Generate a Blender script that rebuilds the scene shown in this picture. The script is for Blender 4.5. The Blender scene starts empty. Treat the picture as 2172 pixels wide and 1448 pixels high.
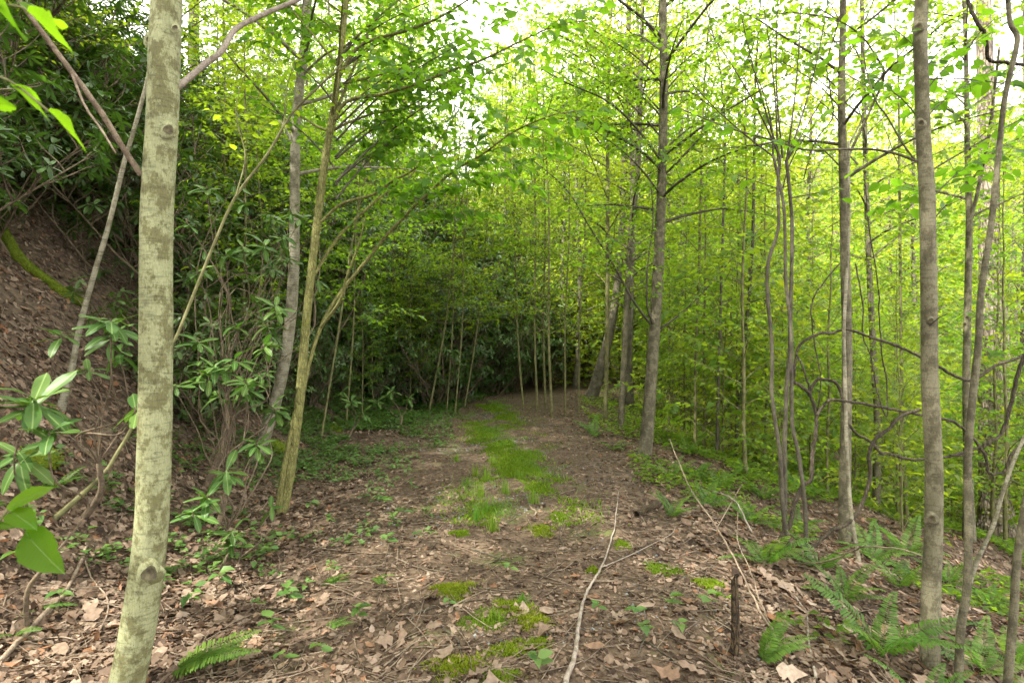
import bpy, math, random
import numpy as np

# ------------------------------------------------------------------ camera, sky, sun, exposure
scene = bpy.context.scene
COL = scene.collection
EYE = 1.6            # camera height above the path
F = 1200.0           # focal length in photograph pixels (2172 wide)
cam_data = bpy.data.cameras.new('camera')
cam_data.sensor_width = 36.0
cam_data.lens = 36.0 * F / 2172.0
cam_data.clip_start = 0.05
cam_data.clip_end = 1000.0
cam_data.dof.use_dof = True
cam_data.dof.focus_distance = 6.0
cam_data.dof.aperture_fstop = 6.3
cam = bpy.data.objects.new('camera', cam_data)
COL.objects.link(cam)
cam.location = (0, 0, EYE)
cam.rotation_euler = (math.radians(90), 0, 0)
scene.camera = cam

SUN_EL = math.radians(52)
SUN_AZ = (-0.82, -0.57)                       # horizontal direction towards the sun (from the left, a little behind)
_n = math.hypot(*SUN_AZ)
SUN_DIR = (SUN_AZ[0] / _n * math.cos(SUN_EL), SUN_AZ[1] / _n * math.cos(SUN_EL), math.sin(SUN_EL))

world = bpy.data.worlds.new('World')
scene.world = world
world.use_nodes = True
wt = world.node_tree
wt.nodes.clear()
w_out = wt.nodes.new('ShaderNodeOutputWorld')
w_bg = wt.nodes.new('ShaderNodeBackground')
w_sky = wt.nodes.new('ShaderNodeTexSky')
w_sky.sky_type = 'NISHITA'
w_sky.sun_disc = False
w_sky.sun_elevation = SUN_EL
w_sky.sun_rotation = math.atan2(SUN_AZ[0], SUN_AZ[1])
w_sky.air_density = 1.0
w_sky.dust_density = 3.0
w_sky.ozone_density = 1.0
w_noise = wt.nodes.new('ShaderNodeTexNoise')
w_noise.inputs['Scale'].default_value = 2.2
w_noise.inputs['Detail'].default_value = 6
w_ramp = wt.nodes.new('ShaderNodeMapRange')
w_ramp.inputs['From Min'].default_value = 0.25
w_ramp.inputs['From Max'].default_value = 0.55
w_ramp.inputs['To Min'].default_value = 0.72
w_ramp.inputs['To Max'].default_value = 1.0
w_mix = wt.nodes.new('ShaderNodeMix')
w_mix.data_type = 'RGBA'
w_coord = wt.nodes.new('ShaderNodeTexCoord')
wt.links.new(w_coord.outputs['Generated'], w_noise.inputs['Vector'])
wt.links.new(w_noise.outputs['Fac'], w_ramp.inputs['Value'])
wt.links.new(w_ramp.outputs['Result'], w_mix.inputs['Factor'])
wt.links.new(w_sky.outputs['Color'], w_mix.inputs[6])
w_mix.inputs[7].default_value = (10.5, 10.2, 10.3, 1)      # thin bright cloud
wt.links.new(w_mix.outputs[2], w_bg.inputs['Color'])
w_bg.inputs['Strength'].default_value = 0.14
wt.links.new(w_bg.outputs['Background'], w_out.inputs['Surface'])

sun_data = bpy.data.lights.new('sun', 'SUN')
sun_data.energy = 5.0
sun_data.angle = math.radians(0.6)
sun_data.color = (1.0, 0.95, 0.86)
sun = bpy.data.objects.new('sun', sun_data)
COL.objects.link(sun)
sun.location = (SUN_DIR[0] * 60, SUN_DIR[1] * 60, SUN_DIR[2] * 60)
from mathutils import Vector
sun.rotation_euler = Vector(SUN_DIR).to_track_quat('Z', 'Y').to_euler()

scene.view_settings.view_transform = 'Standard'
scene.view_settings.look = 'None'
scene.view_settings.gamma = 1.0
scene.view_settings.exposure = 2.05
scene.view_settings.use_curve_mapping = False

scene.render.engine = 'CYCLES'
cy = scene.cycles
cy.max_bounces = 7
cy.diffuse_bounces = 4
cy.glossy_bounces = 1
cy.transmission_bounces = 5
cy.use_adaptive_sampling = True
cy.adaptive_threshold = 0.022
cy.transparent_max_bounces = 4
cy.sample_clamp_indirect = 6.0
cy.caustics_reflective = False
cy.caustics_refractive = False
cy.use_denoising = True
try:
    cy.denoiser = 'OPENIMAGEDENOISE'
    cy.denoising_prefilter = 'ACCURATE'
except Exception:
    pass

# ------------------------------------------------------------------ small maths
UP = np.array([0.0, 0.0, 1.0])


def at(px, py, d):
    """point seen at photograph pixel (px, py) at depth d"""
    return np.array([(px - 1086.0) / F * d, d, EYE - (py - 724.0) / F * d])


def nrm(v):
    v = np.asarray(v, float)
    return v / np.maximum(np.linalg.norm(v, axis=-1, keepdims=True), 1e-9)


def softplus(t, k):
    return 0.5 * (t + np.sqrt(t * t + k * k))


TOE_Y = [-20, 0, 3, 6, 10, 13, 16, 20, 30, 60, 300]
TOE_X = [-2.5, -2.5, -2.5, -2.75, -3.0, -1.8, 0.2, 2.4, 5.0, 6.0, 6.0]
PATH_Y = [-20, 0, 3, 7, 11, 14, 17, 20, 25, 40]
PATH_X = [0, 0, 0.0, -0.15, -0.55, -0.1, 1.3, 3.4, 7.0, 20]
EDGE_Y = [-20, 0, 3, 7, 10, 14, 17, 20, 30, 300]
EDGE_X = [0.8, 0.8, 1.0, 1.75, 1.6, 1.9, 3.4, 5.6, 9.5, 12]


def toe(y): return np.interp(y, TOE_Y, TOE_X)
def pathx(y): return np.interp(y, PATH_Y, PATH_X)
def edge(y): return np.interp(y, EDGE_Y, EDGE_X)


def vnoise(x, y, f, s):
    return (np.sin(x * f + s) * np.cos(y * f * 1.13 + s * 1.7) + 0.5 * np.sin((x * 0.8 + y * 0.6) * f * 2.1 + s * 2.3)
            + 0.35 * np.cos((x * 0.55 - y * 0.83) * f * 3.7 + s * 3.1))


def H(x, y):
    """ground height"""
    x = np.asarray(x, float); y = np.asarray(y, float)
    t = toe(y) - x
    tt = softplus(t, 0.45)
    bank = np.where(tt < 5, 0.98 * tt, 4.9 + 0.42 * (tt - 5))
    bank = np.minimum(bank, 26 + 0.05 * tt)
    shoulder = 0.05 * softplus(-(x + 1.2), 0.4)
    e = softplus(x - edge(y), 0.35)
    drop = -(0.22 * e + 0.018 * np.minimum(e, 11) ** 2 + 0 * e)
    drop = np.maximum(drop, -5.6 + 0.4 * np.exp(-e / 20))
    u = 0.85 * y + 0.5 * x
    hill = 0.45 * softplus(u - 37, 7)
    hill = np.minimum(hill, 44 + 0.03 * np.maximum(u, 0))
    right = drop + hill
    z = np.maximum(bank + shoulder + np.where(t > 0, 0, drop), right)
    near = 0.02 * vnoise(x, y, 1.9, 0.6) + 0.008 * vnoise(x, y, 6.0, 2.0)
    bumps = 0.10 * vnoise(x, y, 1.1, 1.3) * np.clip(tt - 0.5, 0, 1.5)
    bumps = bumps + 0.07 * vnoise(x, y, 1.3, 4.0) * np.clip(e - 0.5, 0, 2)
    return z + near + bumps


def ground_normal(x, y):
    h = 0.05
    gx = (H(x + h, y) - H(x - h, y)) / (2 * h)
    gy = (H(x, y + h) - H(x, y - h)) / (2 * h)
    return nrm(np.stack([-gx, -gy, np.ones_like(gx)], -1))


def ground_at(px, py, dmin=1.5, dmax=40.0):
    """where the line of sight through a photograph pixel meets the ground"""
    d = np.linspace(dmin, dmax, 4000)
    X = (px - 1086.0) / F * d; Z = EYE - (py - 724.0) / F * d
    below = np.nonzero(Z <= H(X, d))[0]
    i = below[0] if len(below) else len(d) - 1
    return np.array([X[i], d[i], H(X[i], d[i])])


# ------------------------------------------------------------------ mesh building
class Buf:
    def __init__(self):
        self.V, self.T, self.Q, self.A, self.n = [], [], [], [], 0

    def add(self, V, T=None, Q=None, a=0.5):
        V = np.asarray(V, np.float32).reshape(-1, 3)
        self.V.append(V)
        if T is not None and len(T): self.T.append(np.asarray(T, np.int32).reshape(-1, 3) + self.n)
        if Q is not None and len(Q): self.Q.append(np.asarray(Q, np.int32).reshape(-1, 4) + self.n)
        a = np.asarray(a, np.float32)
        self.A.append(np.broadcast_to(a, (len(V),)) if a.ndim == 0 else a)
        self.n += len(V)

    def mesh(self, name, mat, origin=(0, 0, 0), flat=False):
        V = np.concatenate(self.V) - np.asarray(origin, np.float32)
        T = np.concatenate(self.T) if self.T else np.zeros((0, 3), np.int32)
        Q = np.concatenate(self.Q) if self.Q else np.zeros((0, 4), np.int32)
        me = bpy.data.meshes.new(name)
        me.vertices.add(len(V)); me.vertices.foreach_set('co', np.ascontiguousarray(V, np.float32).ravel())
        loops = np.concatenate([T.ravel(), Q.ravel()]).astype(np.int32)
        starts = np.concatenate([np.arange(len(T)) * 3, len(T) * 3 + np.arange(len(Q)) * 4]).astype(np.int32)
        me.loops.add(len(loops)); me.loops.foreach_set('vertex_index', loops)
        me.polygons.add(len(starts)); me.polygons.foreach_set('loop_start', starts)
        at_ = me.attributes.new('rnd', 'FLOAT', 'POINT')
        at_.data.foreach_set('value', np.ascontiguousarray(np.concatenate(self.A), np.float32))
        me.update(calc_edges=True)
        if flat:
            me.polygons.foreach_set('use_smooth', np.zeros(len(starts), bool))
        else:
            me.polygons.foreach_set('use_smooth', np.ones(len(starts), bool))
        me.materials.append(mat)
        return me


def tube(buf, pts, rad, sides=6, a=0.5, rough=0.0, rng=None, cap=True):
    pts = np.asarray(pts, float)
    K = len(pts)
    rad = np.broadcast_to(np.asarray(rad, float), (K,)) if np.ndim(rad) == 0 else np.asarray(rad, float)
    tan = nrm(np.gradient(pts, axis=0))
    c = pts - pts.mean(0)
    if K > 2:
        _, _, vt = np.linalg.svd(c, full_matrices=True)
        ref = vt[2]
    else:
        ref = UP if abs(tan[0, 2]) < 0.9 else np.array([1.0, 0, 0])
    n1 = nrm(np.cross(tan, ref))
    n2 = np.cross(tan, n1)
    ang = np.linspace(0, 2 * np.pi, sides, endpoint=False)
    r = rad[:, None] * np.ones(sides)[None]
    if rough and rng is not None:
        r = r * (1 + rough * rng.uniform(-1, 1, r.shape))
    V = pts[:, None] + r[..., None] * (np.cos(ang)[None, :, None] * n1[:, None] + np.sin(ang)[None, :, None] * n2[:, None])
    V = V.reshape(-1, 3)
    i = np.arange(K - 1)[:, None] * sides; j = np.arange(sides)[None]; j2 = (j + 1) % sides
    Q = np.stack([i + j, i + j2, i + sides + j2, i + sides + j], -1).reshape(-1, 4)
    T = []
    if cap:
        V = np.concatenate([V, pts[-1:] + tan[-1:] * rad[-1] * 0.6])
        e = (K - 1) * sides
        T = [(e + k, e + (k + 1) % sides, K * sides) for k in range(sides)]
    buf.add(V, T, Q, a)


def smooth_line(pts, n):
    """Catmull-Rom through the points, n samples (works for any number of columns)"""
    pts = np.asarray(pts, float)
    if len(pts) < 3:
        t = np.linspace(0, 1, n)[:, None]
        return pts[0] * (1 - t) + pts[-1] * t
    P = np.concatenate([2 * pts[:1] - pts[1:2], pts, 2 * pts[-1:] - pts[-2:-1]])
    u = np.linspace(0, len(pts) - 1 - 1e-6, n)
    i = u.astype(int); t = (u - i)[:, None]
    p0, p1, p2, p3 = P[i], P[i + 1], P[i + 2], P[i + 3]
    return 0.5 * (2 * p1 + (p2 - p0) * t + (2 * p0 - 5 * p1 + 4 * p2 - p3) * t ** 2 + (3 * p1 - p0 - 3 * p2 + p3) * t ** 3)


PROFILES = {
    'ovate': ([0.0, 0.30, 0.68, 1.0], [0.0, 0.50, 0.36, 0.0]),
    'oblong': ([0.0, 0.35, 0.80, 1.0], [0.0, 0.42, 0.44, 0.0]),
    'blade': ([0.0, 0.25, 0.65, 1.0], [0.0, 0.5, 0.35, 0.0]),
}


class Leaves:
    def __init__(self):
        self.P, self.D, self.N, self.L, self.W = [], [], [], [], []

    def add(self, P, D, N, L, W):
        P = np.asarray(P, float).reshape(-1, 3)
        self.P.append(P)
        self.D.append(np.broadcast_to(np.asarray(D, float), P.shape))
        self.N.append(np.broadcast_to(np.asarray(N, float), P.shape))
        self.L.append(np.broadcast_to(np.asarray(L, float), (len(P),)))
        self.W.append(np.broadcast_to(np.asarray(W, float), (len(P),)))

    def count(self):
        return sum(len(p) for p in self.P)

    def build(self, buf, rng, lod='mid', profile='ovate', fold=0.18, droop=0.18):
        if not self.P: return
        P = np.concatenate(self.P); D = nrm(np.concatenate(self.D)); N = np.concatenate(self.N)
        L = np.concatenate(self.L); W = np.concatenate(self.W)
        n = len(P)
        S = nrm(np.cross(D, N)); N = np.cross(S, D)
        dr = droop * rng.uniform(0.2, 1.8, n); fo = fold * rng.uniform(0.0, 1.8, n)
        ts, ws = PROFILES[profile]

        def p(t, s, up=0.0):
            return (P + D * (t * L)[:, None] + S * (s * W)[:, None] + N * ((up * fo * W) - dr * t * t * L)[:, None])
        one = np.ones(n)
        if lod == 'hi':
            cols = [p(0 * one, 0 * one)]
            for k in (1, 2):
                cols += [p(ts[k] * one, -ws[k] * one, 1.0), p(ts[k] * one, 0 * one), p(ts[k] * one, ws[k] * one, 1.0)]
            cols.append(p(one, 0 * one))
            V = np.stack(cols, 1)
            T = np.array([(0, 2, 1), (0, 3, 2), (4, 5, 7), (5, 6, 7)])
            Q = np.array([(1, 2, 5, 4), (2, 3, 6, 5)])
        elif lod == 'mid':
            V = np.stack([p(0 * one, 0 * one), p(0.42 * one, -0.5 * one, 1.0), p(0.42 * one, 0 * one), p(0.42 * one, 0.5 * one, 1.0), p(one, 0 * one)], 1)
            T = np.array([(0, 2, 1), (0, 3, 2), (1, 2, 4), (2, 3, 4)]); Q = None
        else:
            V = np.stack([p(0 * one, 0 * one), p(0.45 * one, -0.5 * one, 1.0), p(0.45 * one, 0.5 * one, 1.0), p(one, 0 * one)], 1)
            T = np.array([(0, 3, 1), (0, 2, 3)]); Q = None
        k = V.shape[1]
        off = (np.arange(n) * k)[:, None, None]
        T = (T[None] + off).reshape(-1, 3)
        Q = (Q[None] + off).reshape(-1, 4) if Q is not None else None
        buf.add(V.reshape(-1, 3), T, Q, np.repeat(rng.uniform(0, 1, n), k))


# ------------------------------------------------------------------ objects
def link(o):
    COL.objects.link(o)
    return o


def tag(o, label=None, cat=None, group=None, kind=None):
    if label: o['label'] = label
    if cat: o['category'] = cat
    if group: o['group'] = group
    if kind: o['kind'] = kind
    return o


def empty(name, loc, rz=0.0, scale=1.0):
    o = link(bpy.data.objects.new(name, None))
    o.empty_display_size = 0.1
    o.location = [float(v) for v in loc]; o.rotation_euler = (0, 0, rz)
    o.scale = (scale,) * 3
    return o


def part(name, me, parent=None, kind=None):
    o = link(bpy.data.objects.new(name, me))
    if parent is not None: o.parent = parent
    if kind: o['kind'] = kind
    return o


# ------------------------------------------------------------------ materials
def new_mat(name):
    m = bpy.data.materials.new(name)
    m.use_nodes = True
    nt = m.node_tree
    nt.nodes.clear()
    out = nt.nodes.new('ShaderNodeOutputMaterial')
    return m, nt, out


def N_(nt, kind, **kw):
    n = nt.nodes.new(kind)
    for k, v in kw.items():
        if k in n.inputs.keys(): n.inputs[k].default_value = v
        else: setattr(n, k, v)
    return n


def ramp(nt, fac, stops, interp='LINEAR'):
    r = nt.nodes.new('ShaderNodeValToRGB')
    r.color_ramp.interpolation = interp
    el = r.color_ramp.elements
    while len(el) < len(stops): el.new(0.5)
    for e, (p, c) in zip(el, stops):
        e.position = p; e.color = (*c, 1) if len(c) == 3 else c
    nt.links.new(fac, r.inputs['Fac'])
    return r.outputs['Color']


def mixc(nt, fac, a, b, blend='MIX'):
    m = nt.nodes.new('ShaderNodeMix'); m.data_type = 'RGBA'; m.blend_type = blend
    for sock, v in ((m.inputs['Factor'], fac), (m.inputs[6], a), (m.inputs[7], b)):
        if isinstance(v, bpy.types.NodeSocket): nt.links.new(v, sock)
        elif isinstance(v, (int, float)): sock.default_value = v
        else: sock.default_value = (*v, 1)
    return m.outputs[2]


def leaf_mat(name, dark, light, trans, mixf=0.45, rough=0.42, spec=0.5, hue_var=0.02, veins=None):
    """dark..light: reflected colour range over single leaves; trans: light passed through"""
    m, nt, out = new_mat(name)
    at_ = N_(nt, 'ShaderNodeAttribute', attribute_name='rnd')
    inf = N_(nt, 'ShaderNodeObjectInfo')
    c = mixc(nt, at_.outputs['Fac'], dark, light)
    hs = N_(nt, 'ShaderNodeHueSaturation')
    mr = N_(nt, 'ShaderNodeMapRange'); mr.inputs['To Min'].default_value = 0.5 - hue_var; mr.inputs['To Max'].default_value = 0.5 + hue_var
    nt.links.new(inf.outputs['Random'], mr.inputs['Value'])
    nt.links.new(mr.outputs['Result'], hs.inputs['Hue'])
    mv = N_(nt, 'ShaderNodeMapRange'); mv.inputs['To Min'].default_value = 1.15; mv.inputs['To Max'].default_value = 0.85
    nt.links.new(inf.outputs['Random'], mv.inputs['Value'])
    nt.links.new(mv.outputs['Result'], hs.inputs['Value'])
    nt.links.new(c, hs.inputs['Color'])
    pr = N_(nt, 'ShaderNodeBsdfPrincipled', Roughness=rough)
    pr.inputs['Specular IOR Level'].default_value = spec
    vf = None
    if veins:      # pale midrib and side veins, in the leaf's own coordinates
        tcv = N_(nt, 'ShaderNodeTexCoord'); sx = N_(nt, 'ShaderNodeSeparateXYZ'); nt.links.new(tcv.outputs['Object'], sx.inputs[0])

        def mth(op, a, b=None):
            q = N_(nt, 'ShaderNodeMath', operation=op)
            for k_, v_ in enumerate((a, b)):
                if v_ is None: continue
                if isinstance(v_, (int, float)): q.inputs[k_].default_value = v_
                else: nt.links.new(v_, q.inputs[k_])
            return q.outputs[0]
        ay = mth('ABSOLUTE', sx.outputs['Y'])
        vf = mth('LESS_THAN', ay, veins[0])
        if veins[1]:
            ph = mth('MULTIPLY', mth('SUBTRACT', sx.outputs['X'], mth('MULTIPLY', ay, 0.8)), 2 * math.pi / veins[1])
            vf = mth('MAXIMUM', vf, mth('MULTIPLY', mth('GREATER_THAN', mth('SINE', ph), 0.93), 0.6))
        nt.links.new(mixc(nt, mth('MULTIPLY', vf, 0.55), hs.outputs['Color'], (0.22, 0.30, 0.10)), pr.inputs['Base Color'])
    else:
        nt.links.new(hs.outputs['Color'], pr.inputs['Base Color'])
    tr = N_(nt, 'ShaderNodeBsdfTranslucent')
    hs2 = N_(nt, 'ShaderNodeHueSaturation')
    nt.links.new(mr.outputs['Result'], hs2.inputs['Hue'])
    tc = mixc(nt, at_.outputs['Fac'], tuple(v * 0.75 for v in trans), tuple(min(1, v * 1.2) for v in trans))
    nt.links.new(tc, hs2.inputs['Color'])
    nt.links.new(mixc(nt, mth('MULTIPLY', vf, 0.5), hs2.outputs['Color'], tuple(v * 0.45 for v in trans)) if veins else hs2.outputs['Color'], tr.inputs['Color'])
    mx = N_(nt, 'ShaderNodeMixShader'); mx.inputs['Fac'].default_value = mixf
    nt.links.new(pr.outputs[0], mx.inputs[1]); nt.links.new(tr.outputs[0], mx.inputs[2])
    nt.links.new(mx.outputs[0], out.inputs['Surface'])
    return m


def bark_mat(name, base, patch, dark, moss=None, scale=1.0, bands=0.3, patch_at=0.52, bump=0.35, crack=0.0, moss_at=0.62):
    m, nt, out = new_mat(name)
    tc = N_(nt, 'ShaderNodeTexCoord'); inf = N_(nt, 'ShaderNodeObjectInfo')
    add = N_(nt, 'ShaderNodeVectorMath', operation='ADD')
    sc = N_(nt, 'ShaderNodeVectorMath', operation='SCALE'); sc.inputs['Scale'].default_value = 37.0
    cmb = N_(nt, 'ShaderNodeCombineXYZ')
    for k in 'XYZ': nt.links.new(inf.outputs['Random'], cmb.inputs[k])
    nt.links.new(cmb.outputs[0], sc.inputs[0])
    nt.links.new(tc.outputs['Object'], add.inputs[0]); nt.links.new(sc.outputs[0], add.inputs[1])
    vec = add.outputs[0]

    def mapped(s):
        mp = N_(nt, 'ShaderNodeMapping'); mp.inputs['Scale'].default_value = s
        nt.links.new(vec, mp.inputs['Vector']); return mp.outputs[0]

    def noise(v, s, d=5, r=0.6):
        n = N_(nt, 'ShaderNodeTexNoise', Scale=s, Detail=d, Roughness=r); nt.links.new(v, n.inputs['Vector']); return n.outputs['Fac']
    k = scale
    big = noise(mapped((1, 1, 0.75)), 9 * k, 9, 0.74)
    band = noise(mapped((0.35, 0.35, 2.6)), 24 * k, 4, 0.6)
    speck = noise(vec, 55 * k, 3, 0.6)
    fine = noise(mapped((1, 1, 0.25)), 130 * k, 4, 0.7)
    f1 = ramp(nt, big, [(patch_at - 0.04, (0, 0, 0)), (patch_at + 0.04, (1, 1, 1))])
    c = mixc(nt, f1, base, patch)
    f2 = ramp(nt, band, [(0.52, (0, 0, 0)), (0.66, (1, 1, 1))])
    mul = N_(nt, 'ShaderNodeMath', operation='MULTIPLY'); nt.links.new(f2, mul.inputs[0]); mul.inputs[1].default_value = bands
    c = mixc(nt, mul.outputs[0], c, dark)
    f3 = ramp(nt, speck, [(0.60, (0, 0, 0)), (0.68, (1, 1, 1))])
    mul2 = N_(nt, 'ShaderNodeMath', operation='MULTIPLY'); nt.links.new(f3, mul2.inputs[0]); mul2.inputs[1].default_value = 0.55
    c = mixc(nt, mul2.outputs[0], c, dark)
    f4 = ramp(nt, fine, [(0.3, (0.72, 0.72, 0.72)), (0.7, (1.2, 1.2, 1.2))])
    c = mixc(nt, 1.0, c, f4, 'MULTIPLY')
    hgt = fine
    if crack:
        vo = N_(nt, 'ShaderNodeTexVoronoi', feature='DISTANCE_TO_EDGE', Scale=30 * k)
        nt.links.new(mapped((1, 1, 0.22)), vo.inputs['Vector'])
        f6 = ramp(nt, vo.outputs['Distance'], [(0.02, (1, 1, 1)), (0.16, (0, 0, 0))])
        mul3 = N_(nt, 'ShaderNodeMath', operation='MULTIPLY'); nt.links.new(f6, mul3.inputs[0]); mul3.inputs[1].default_value = crack
        c = mixc(nt, mul3.outputs[0], c, dark)
        sub = N_(nt, 'ShaderNodeMath', operation='SUBTRACT'); nt.links.new(fine, sub.inputs[0]); nt.links.new(f6, sub.inputs[1])
        hgt = sub.outputs[0]
    if moss:
        mo = noise(vec, 5.5 * k, 5, 0.65)
        f5 = ramp(nt, mo, [(moss_at, (0, 0, 0)), (moss_at + 0.09, (1, 1, 1))])
        c = mixc(nt, f5, c, moss)
    pr = N_(nt, 'ShaderNodeBsdfPrincipled', Roughness=0.85); pr.inputs['Specular IOR Level'].default_value = 0.25
    nt.links.new(c, pr.inputs['Base Color'])
    bp = N_(nt, 'ShaderNodeBump', Strength=bump, Distance=0.012)
    nt.links.new(hgt, bp.inputs['Height']); nt.links.new(bp.outputs[0], pr.inputs['Normal'])
    nt.links.new(pr.outputs[0], out.inputs['Surface'])
    return m


def simple_mat(name, stops, rough=0.8, scale=8.0, spec=0.3, detail=5, use_rnd=False, bump=0.0, trans=None):
    m, nt, out = new_mat(name)
    tc = N_(nt, 'ShaderNodeTexCoord')
    n = N_(nt, 'ShaderNodeTexNoise', Scale=scale, Detail=detail, Roughness=0.6)
    nt.links.new(tc.outputs['Object'], n.inputs['Vector'])
    fac = n.outputs['Fac']
    if use_rnd:
        a = N_(nt, 'ShaderNodeAttribute', attribute_name='rnd')
        fac = a.outputs['Fac']
    c = ramp(nt, fac, stops)
    if use_rnd:
        f = ramp(nt, n.outputs['Fac'], [(0.3, (0.65, 0.65, 0.65)), (0.7, (1.2, 1.2, 1.2))])
        c = mixc(nt, 1.0, c, f, 'MULTIPLY')
    pr = N_(nt, 'ShaderNodeBsdfPrincipled', Roughness=rough); pr.inputs['Specular IOR Level'].default_value = spec
    nt.links.new(c, pr.inputs['Base Color'])
    if bump:
        b = N_(nt, 'ShaderNodeBump', Strength=bump, Distance=0.02)
        nt.links.new(n.outputs['Fac'], b.inputs['Height']); nt.links.new(b.outputs[0], pr.inputs['Normal'])
    sh = pr.outputs[0]
    if trans:
        t = N_(nt, 'ShaderNodeBsdfTranslucent')
        tcol = mixc(nt, 1.0, c, trans, 'MULTIPLY')
        nt.links.new(tcol, t.inputs['Color'])
        mx = N_(nt, 'ShaderNodeMixShader'); mx.inputs['Fac'].default_value = 0.3
        nt.links.new(sh, mx.inputs[1]); nt.links.new(t.outputs[0], mx.inputs[2]); sh = mx.outputs[0]
    nt.links.new(sh, out.inputs['Surface'])
    return m


M = {}
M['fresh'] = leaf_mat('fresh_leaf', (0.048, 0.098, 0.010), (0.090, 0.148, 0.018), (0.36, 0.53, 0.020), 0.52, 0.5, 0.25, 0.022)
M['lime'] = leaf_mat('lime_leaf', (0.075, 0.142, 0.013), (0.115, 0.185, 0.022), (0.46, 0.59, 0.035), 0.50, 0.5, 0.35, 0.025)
M['broad'] = leaf_mat('broad_leaf', (0.040, 0.100, 0.012), (0.070, 0.150, 0.018), (0.20, 0.42, 0.015), 0.50, 0.55, 0.2, 0.012)
M['near'] = leaf_mat('near_bright_leaf', (0.060, 0.130, 0.010), (0.075, 0.150, 0.012), (0.30, 0.58, 0.012), 0.60, 0.6, 0.06, 0.006, veins=(0.0007, 0.0085))
M['rhodo'] = leaf_mat('rhododendron_leaf', (0.036, 0.070, 0.016), (0.068, 0.118, 0.030), (0.10, 0.21, 0.014), 0.26, 0.42, 0.32, 0.012)
M['rhodo_near'] = leaf_mat('rhododendron_near_leaf', (0.040, 0.085, 0.016), (0.060, 0.115, 0.022), (0.10, 0.22, 0.016), 0.24, 0.45, 0.18, 0.015, veins=(0.0022, 0.0))
M['fern'] = leaf_mat('fern_leaf', (0.050, 0.110, 0.014), (0.085, 0.160, 0.022), (0.19, 0.38, 0.025), 0.45, 0.5, 0.3, 0.015)
M['cover'] = leaf_mat('ground_cover_leaf', (0.046, 0.098, 0.020), (0.085, 0.155, 0.032), (0.15, 0.30, 0.035), 0.35, 0.5, 0.35, 0.015)
M['grass'] = leaf_mat('grass_blade', (0.070, 0.150, 0.012), (0.120, 0.210, 0.020), (0.24, 0.42, 0.03), 0.4, 0.5, 0.3, 0.02)
M['moss'] = leaf_mat('moss_tuft', (0.085, 0.138, 0.008), (0.155, 0.208, 0.014), (0.27, 0.37, 0.02), 0.3, 0.8, 0.1, 0.02)
M['bark_front'] = bark_mat('blotched_maple_bark', (0.222, 0.232, 0.122), (0.112, 0.108, 0.046), (0.038, 0.036, 0.018), (0.15, 0.17, 0.02), 1.5, 0.45, 0.52, 0.4, moss_at=0.71)
M['bark_mottled'] = bark_mat('mottled_grey_bark', (0.160, 0.146, 0.092), (0.086, 0.076, 0.044), (0.050, 0.044, 0.028), (0.11, 0.13, 0.03), 1.5, 0.45, 0.52, 0.3, moss_at=0.72)
M['bark_yellow'] = bark_mat('yellow_green_bark', (0.220, 0.215, 0.070), (0.140, 0.135, 0.042), (0.048, 0.046, 0.020), (0.17, 0.19, 0.02), 2.2, 0.35, 0.52, 0.6, crack=0.45, moss_at=0.62)
M['bark_birch'] = bark_mat('banded_birch_bark', (0.215, 0.200, 0.140), (0.130, 0.118, 0.072), (0.045, 0.040, 0.030), (0.12, 0.14, 0.03), 1.6, 0.75, 0.52, 0.4, moss_at=0.66)
M['bark_grey'] = bark_mat('grey_smooth_bark', (0.135, 0.122, 0.076), (0.072, 0.064, 0.038), (0.040, 0.035, 0.024), (0.10, 0.12, 0.025), 1.8, 0.6, 0.5, 0.4, moss_at=0.66)
M['bark_dark'] = bark_mat('dark_twig_bark', (0.090, 0.080, 0.052), (0.055, 0.048, 0.034), (0.025, 0.022, 0.016), (0.07, 0.08, 0.02), 2.0, 0.5, 0.5, 0.4)
M['bark_rough'] = bark_mat('rough_oak_bark', (0.280, 0.235, 0.180), (0.185, 0.150, 0.110), (0.045, 0.036, 0.028), None, 0.55, 0.4, 0.5, 1.0, crack=0.8)
M['bark_far'] = simple_mat('far_trunk_bark', [(0.3, (0.045, 0.038, 0.026)), (0.5, (0.095, 0.084, 0.058)), (0.7, (0.150, 0.135, 0.095))], 0.9, 9, 0.2, 3)
M['bark_sapling'] = simple_mat('sapling_bark', [(0.3, (0.060, 0.056, 0.026)), (0.5, (0.115, 0.110, 0.046)), (0.7, (0.165, 0.160, 0.072))], 0.85, 14, 0.2, 3)
M['bark_vine'] = bark_mat('vine_bark', (0.092, 0.074, 0.046), (0.058, 0.046, 0.029), (0.026, 0.021, 0.014), None, 2.0, 0.5, 0.5, 0.8, crack=0.6)
M['bark_rhodo'] = bark_mat('rhododendron_bark', (0.150, 0.115, 0.072), (0.095, 0.072, 0.046), (0.035, 0.028, 0.020), (0.09, 0.10, 0.02), 2.0, 0.5, 0.5, 0.5)
M['dead_pale'] = bark_mat('bleached_dead_wood', (0.270, 0.232, 0.185), (0.165, 0.135, 0.100), (0.070, 0.055, 0.040), None, 2.2, 0.4, 0.54, 0.5)
M['dead_brown'] = bark_mat('dead_brown_wood', (0.230, 0.180, 0.125), (0.150, 0.112, 0.075), (0.055, 0.042, 0.030), None, 2.2, 0.5, 0.5, 0.5)
M['rot'] = bark_mat('rotten_wood', (0.115, 0.080, 0.038), (0.070, 0.050, 0.028), (0.022, 0.017, 0.012), None, 2.0, 0.6, 0.5, 0.9, crack=0.7)
M['knot'] = simple_mat('knot_scar', [(0.3, (0.03, 0.025, 0.015)), (0.7, (0.12, 0.105, 0.055))], 0.9, 40)
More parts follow.
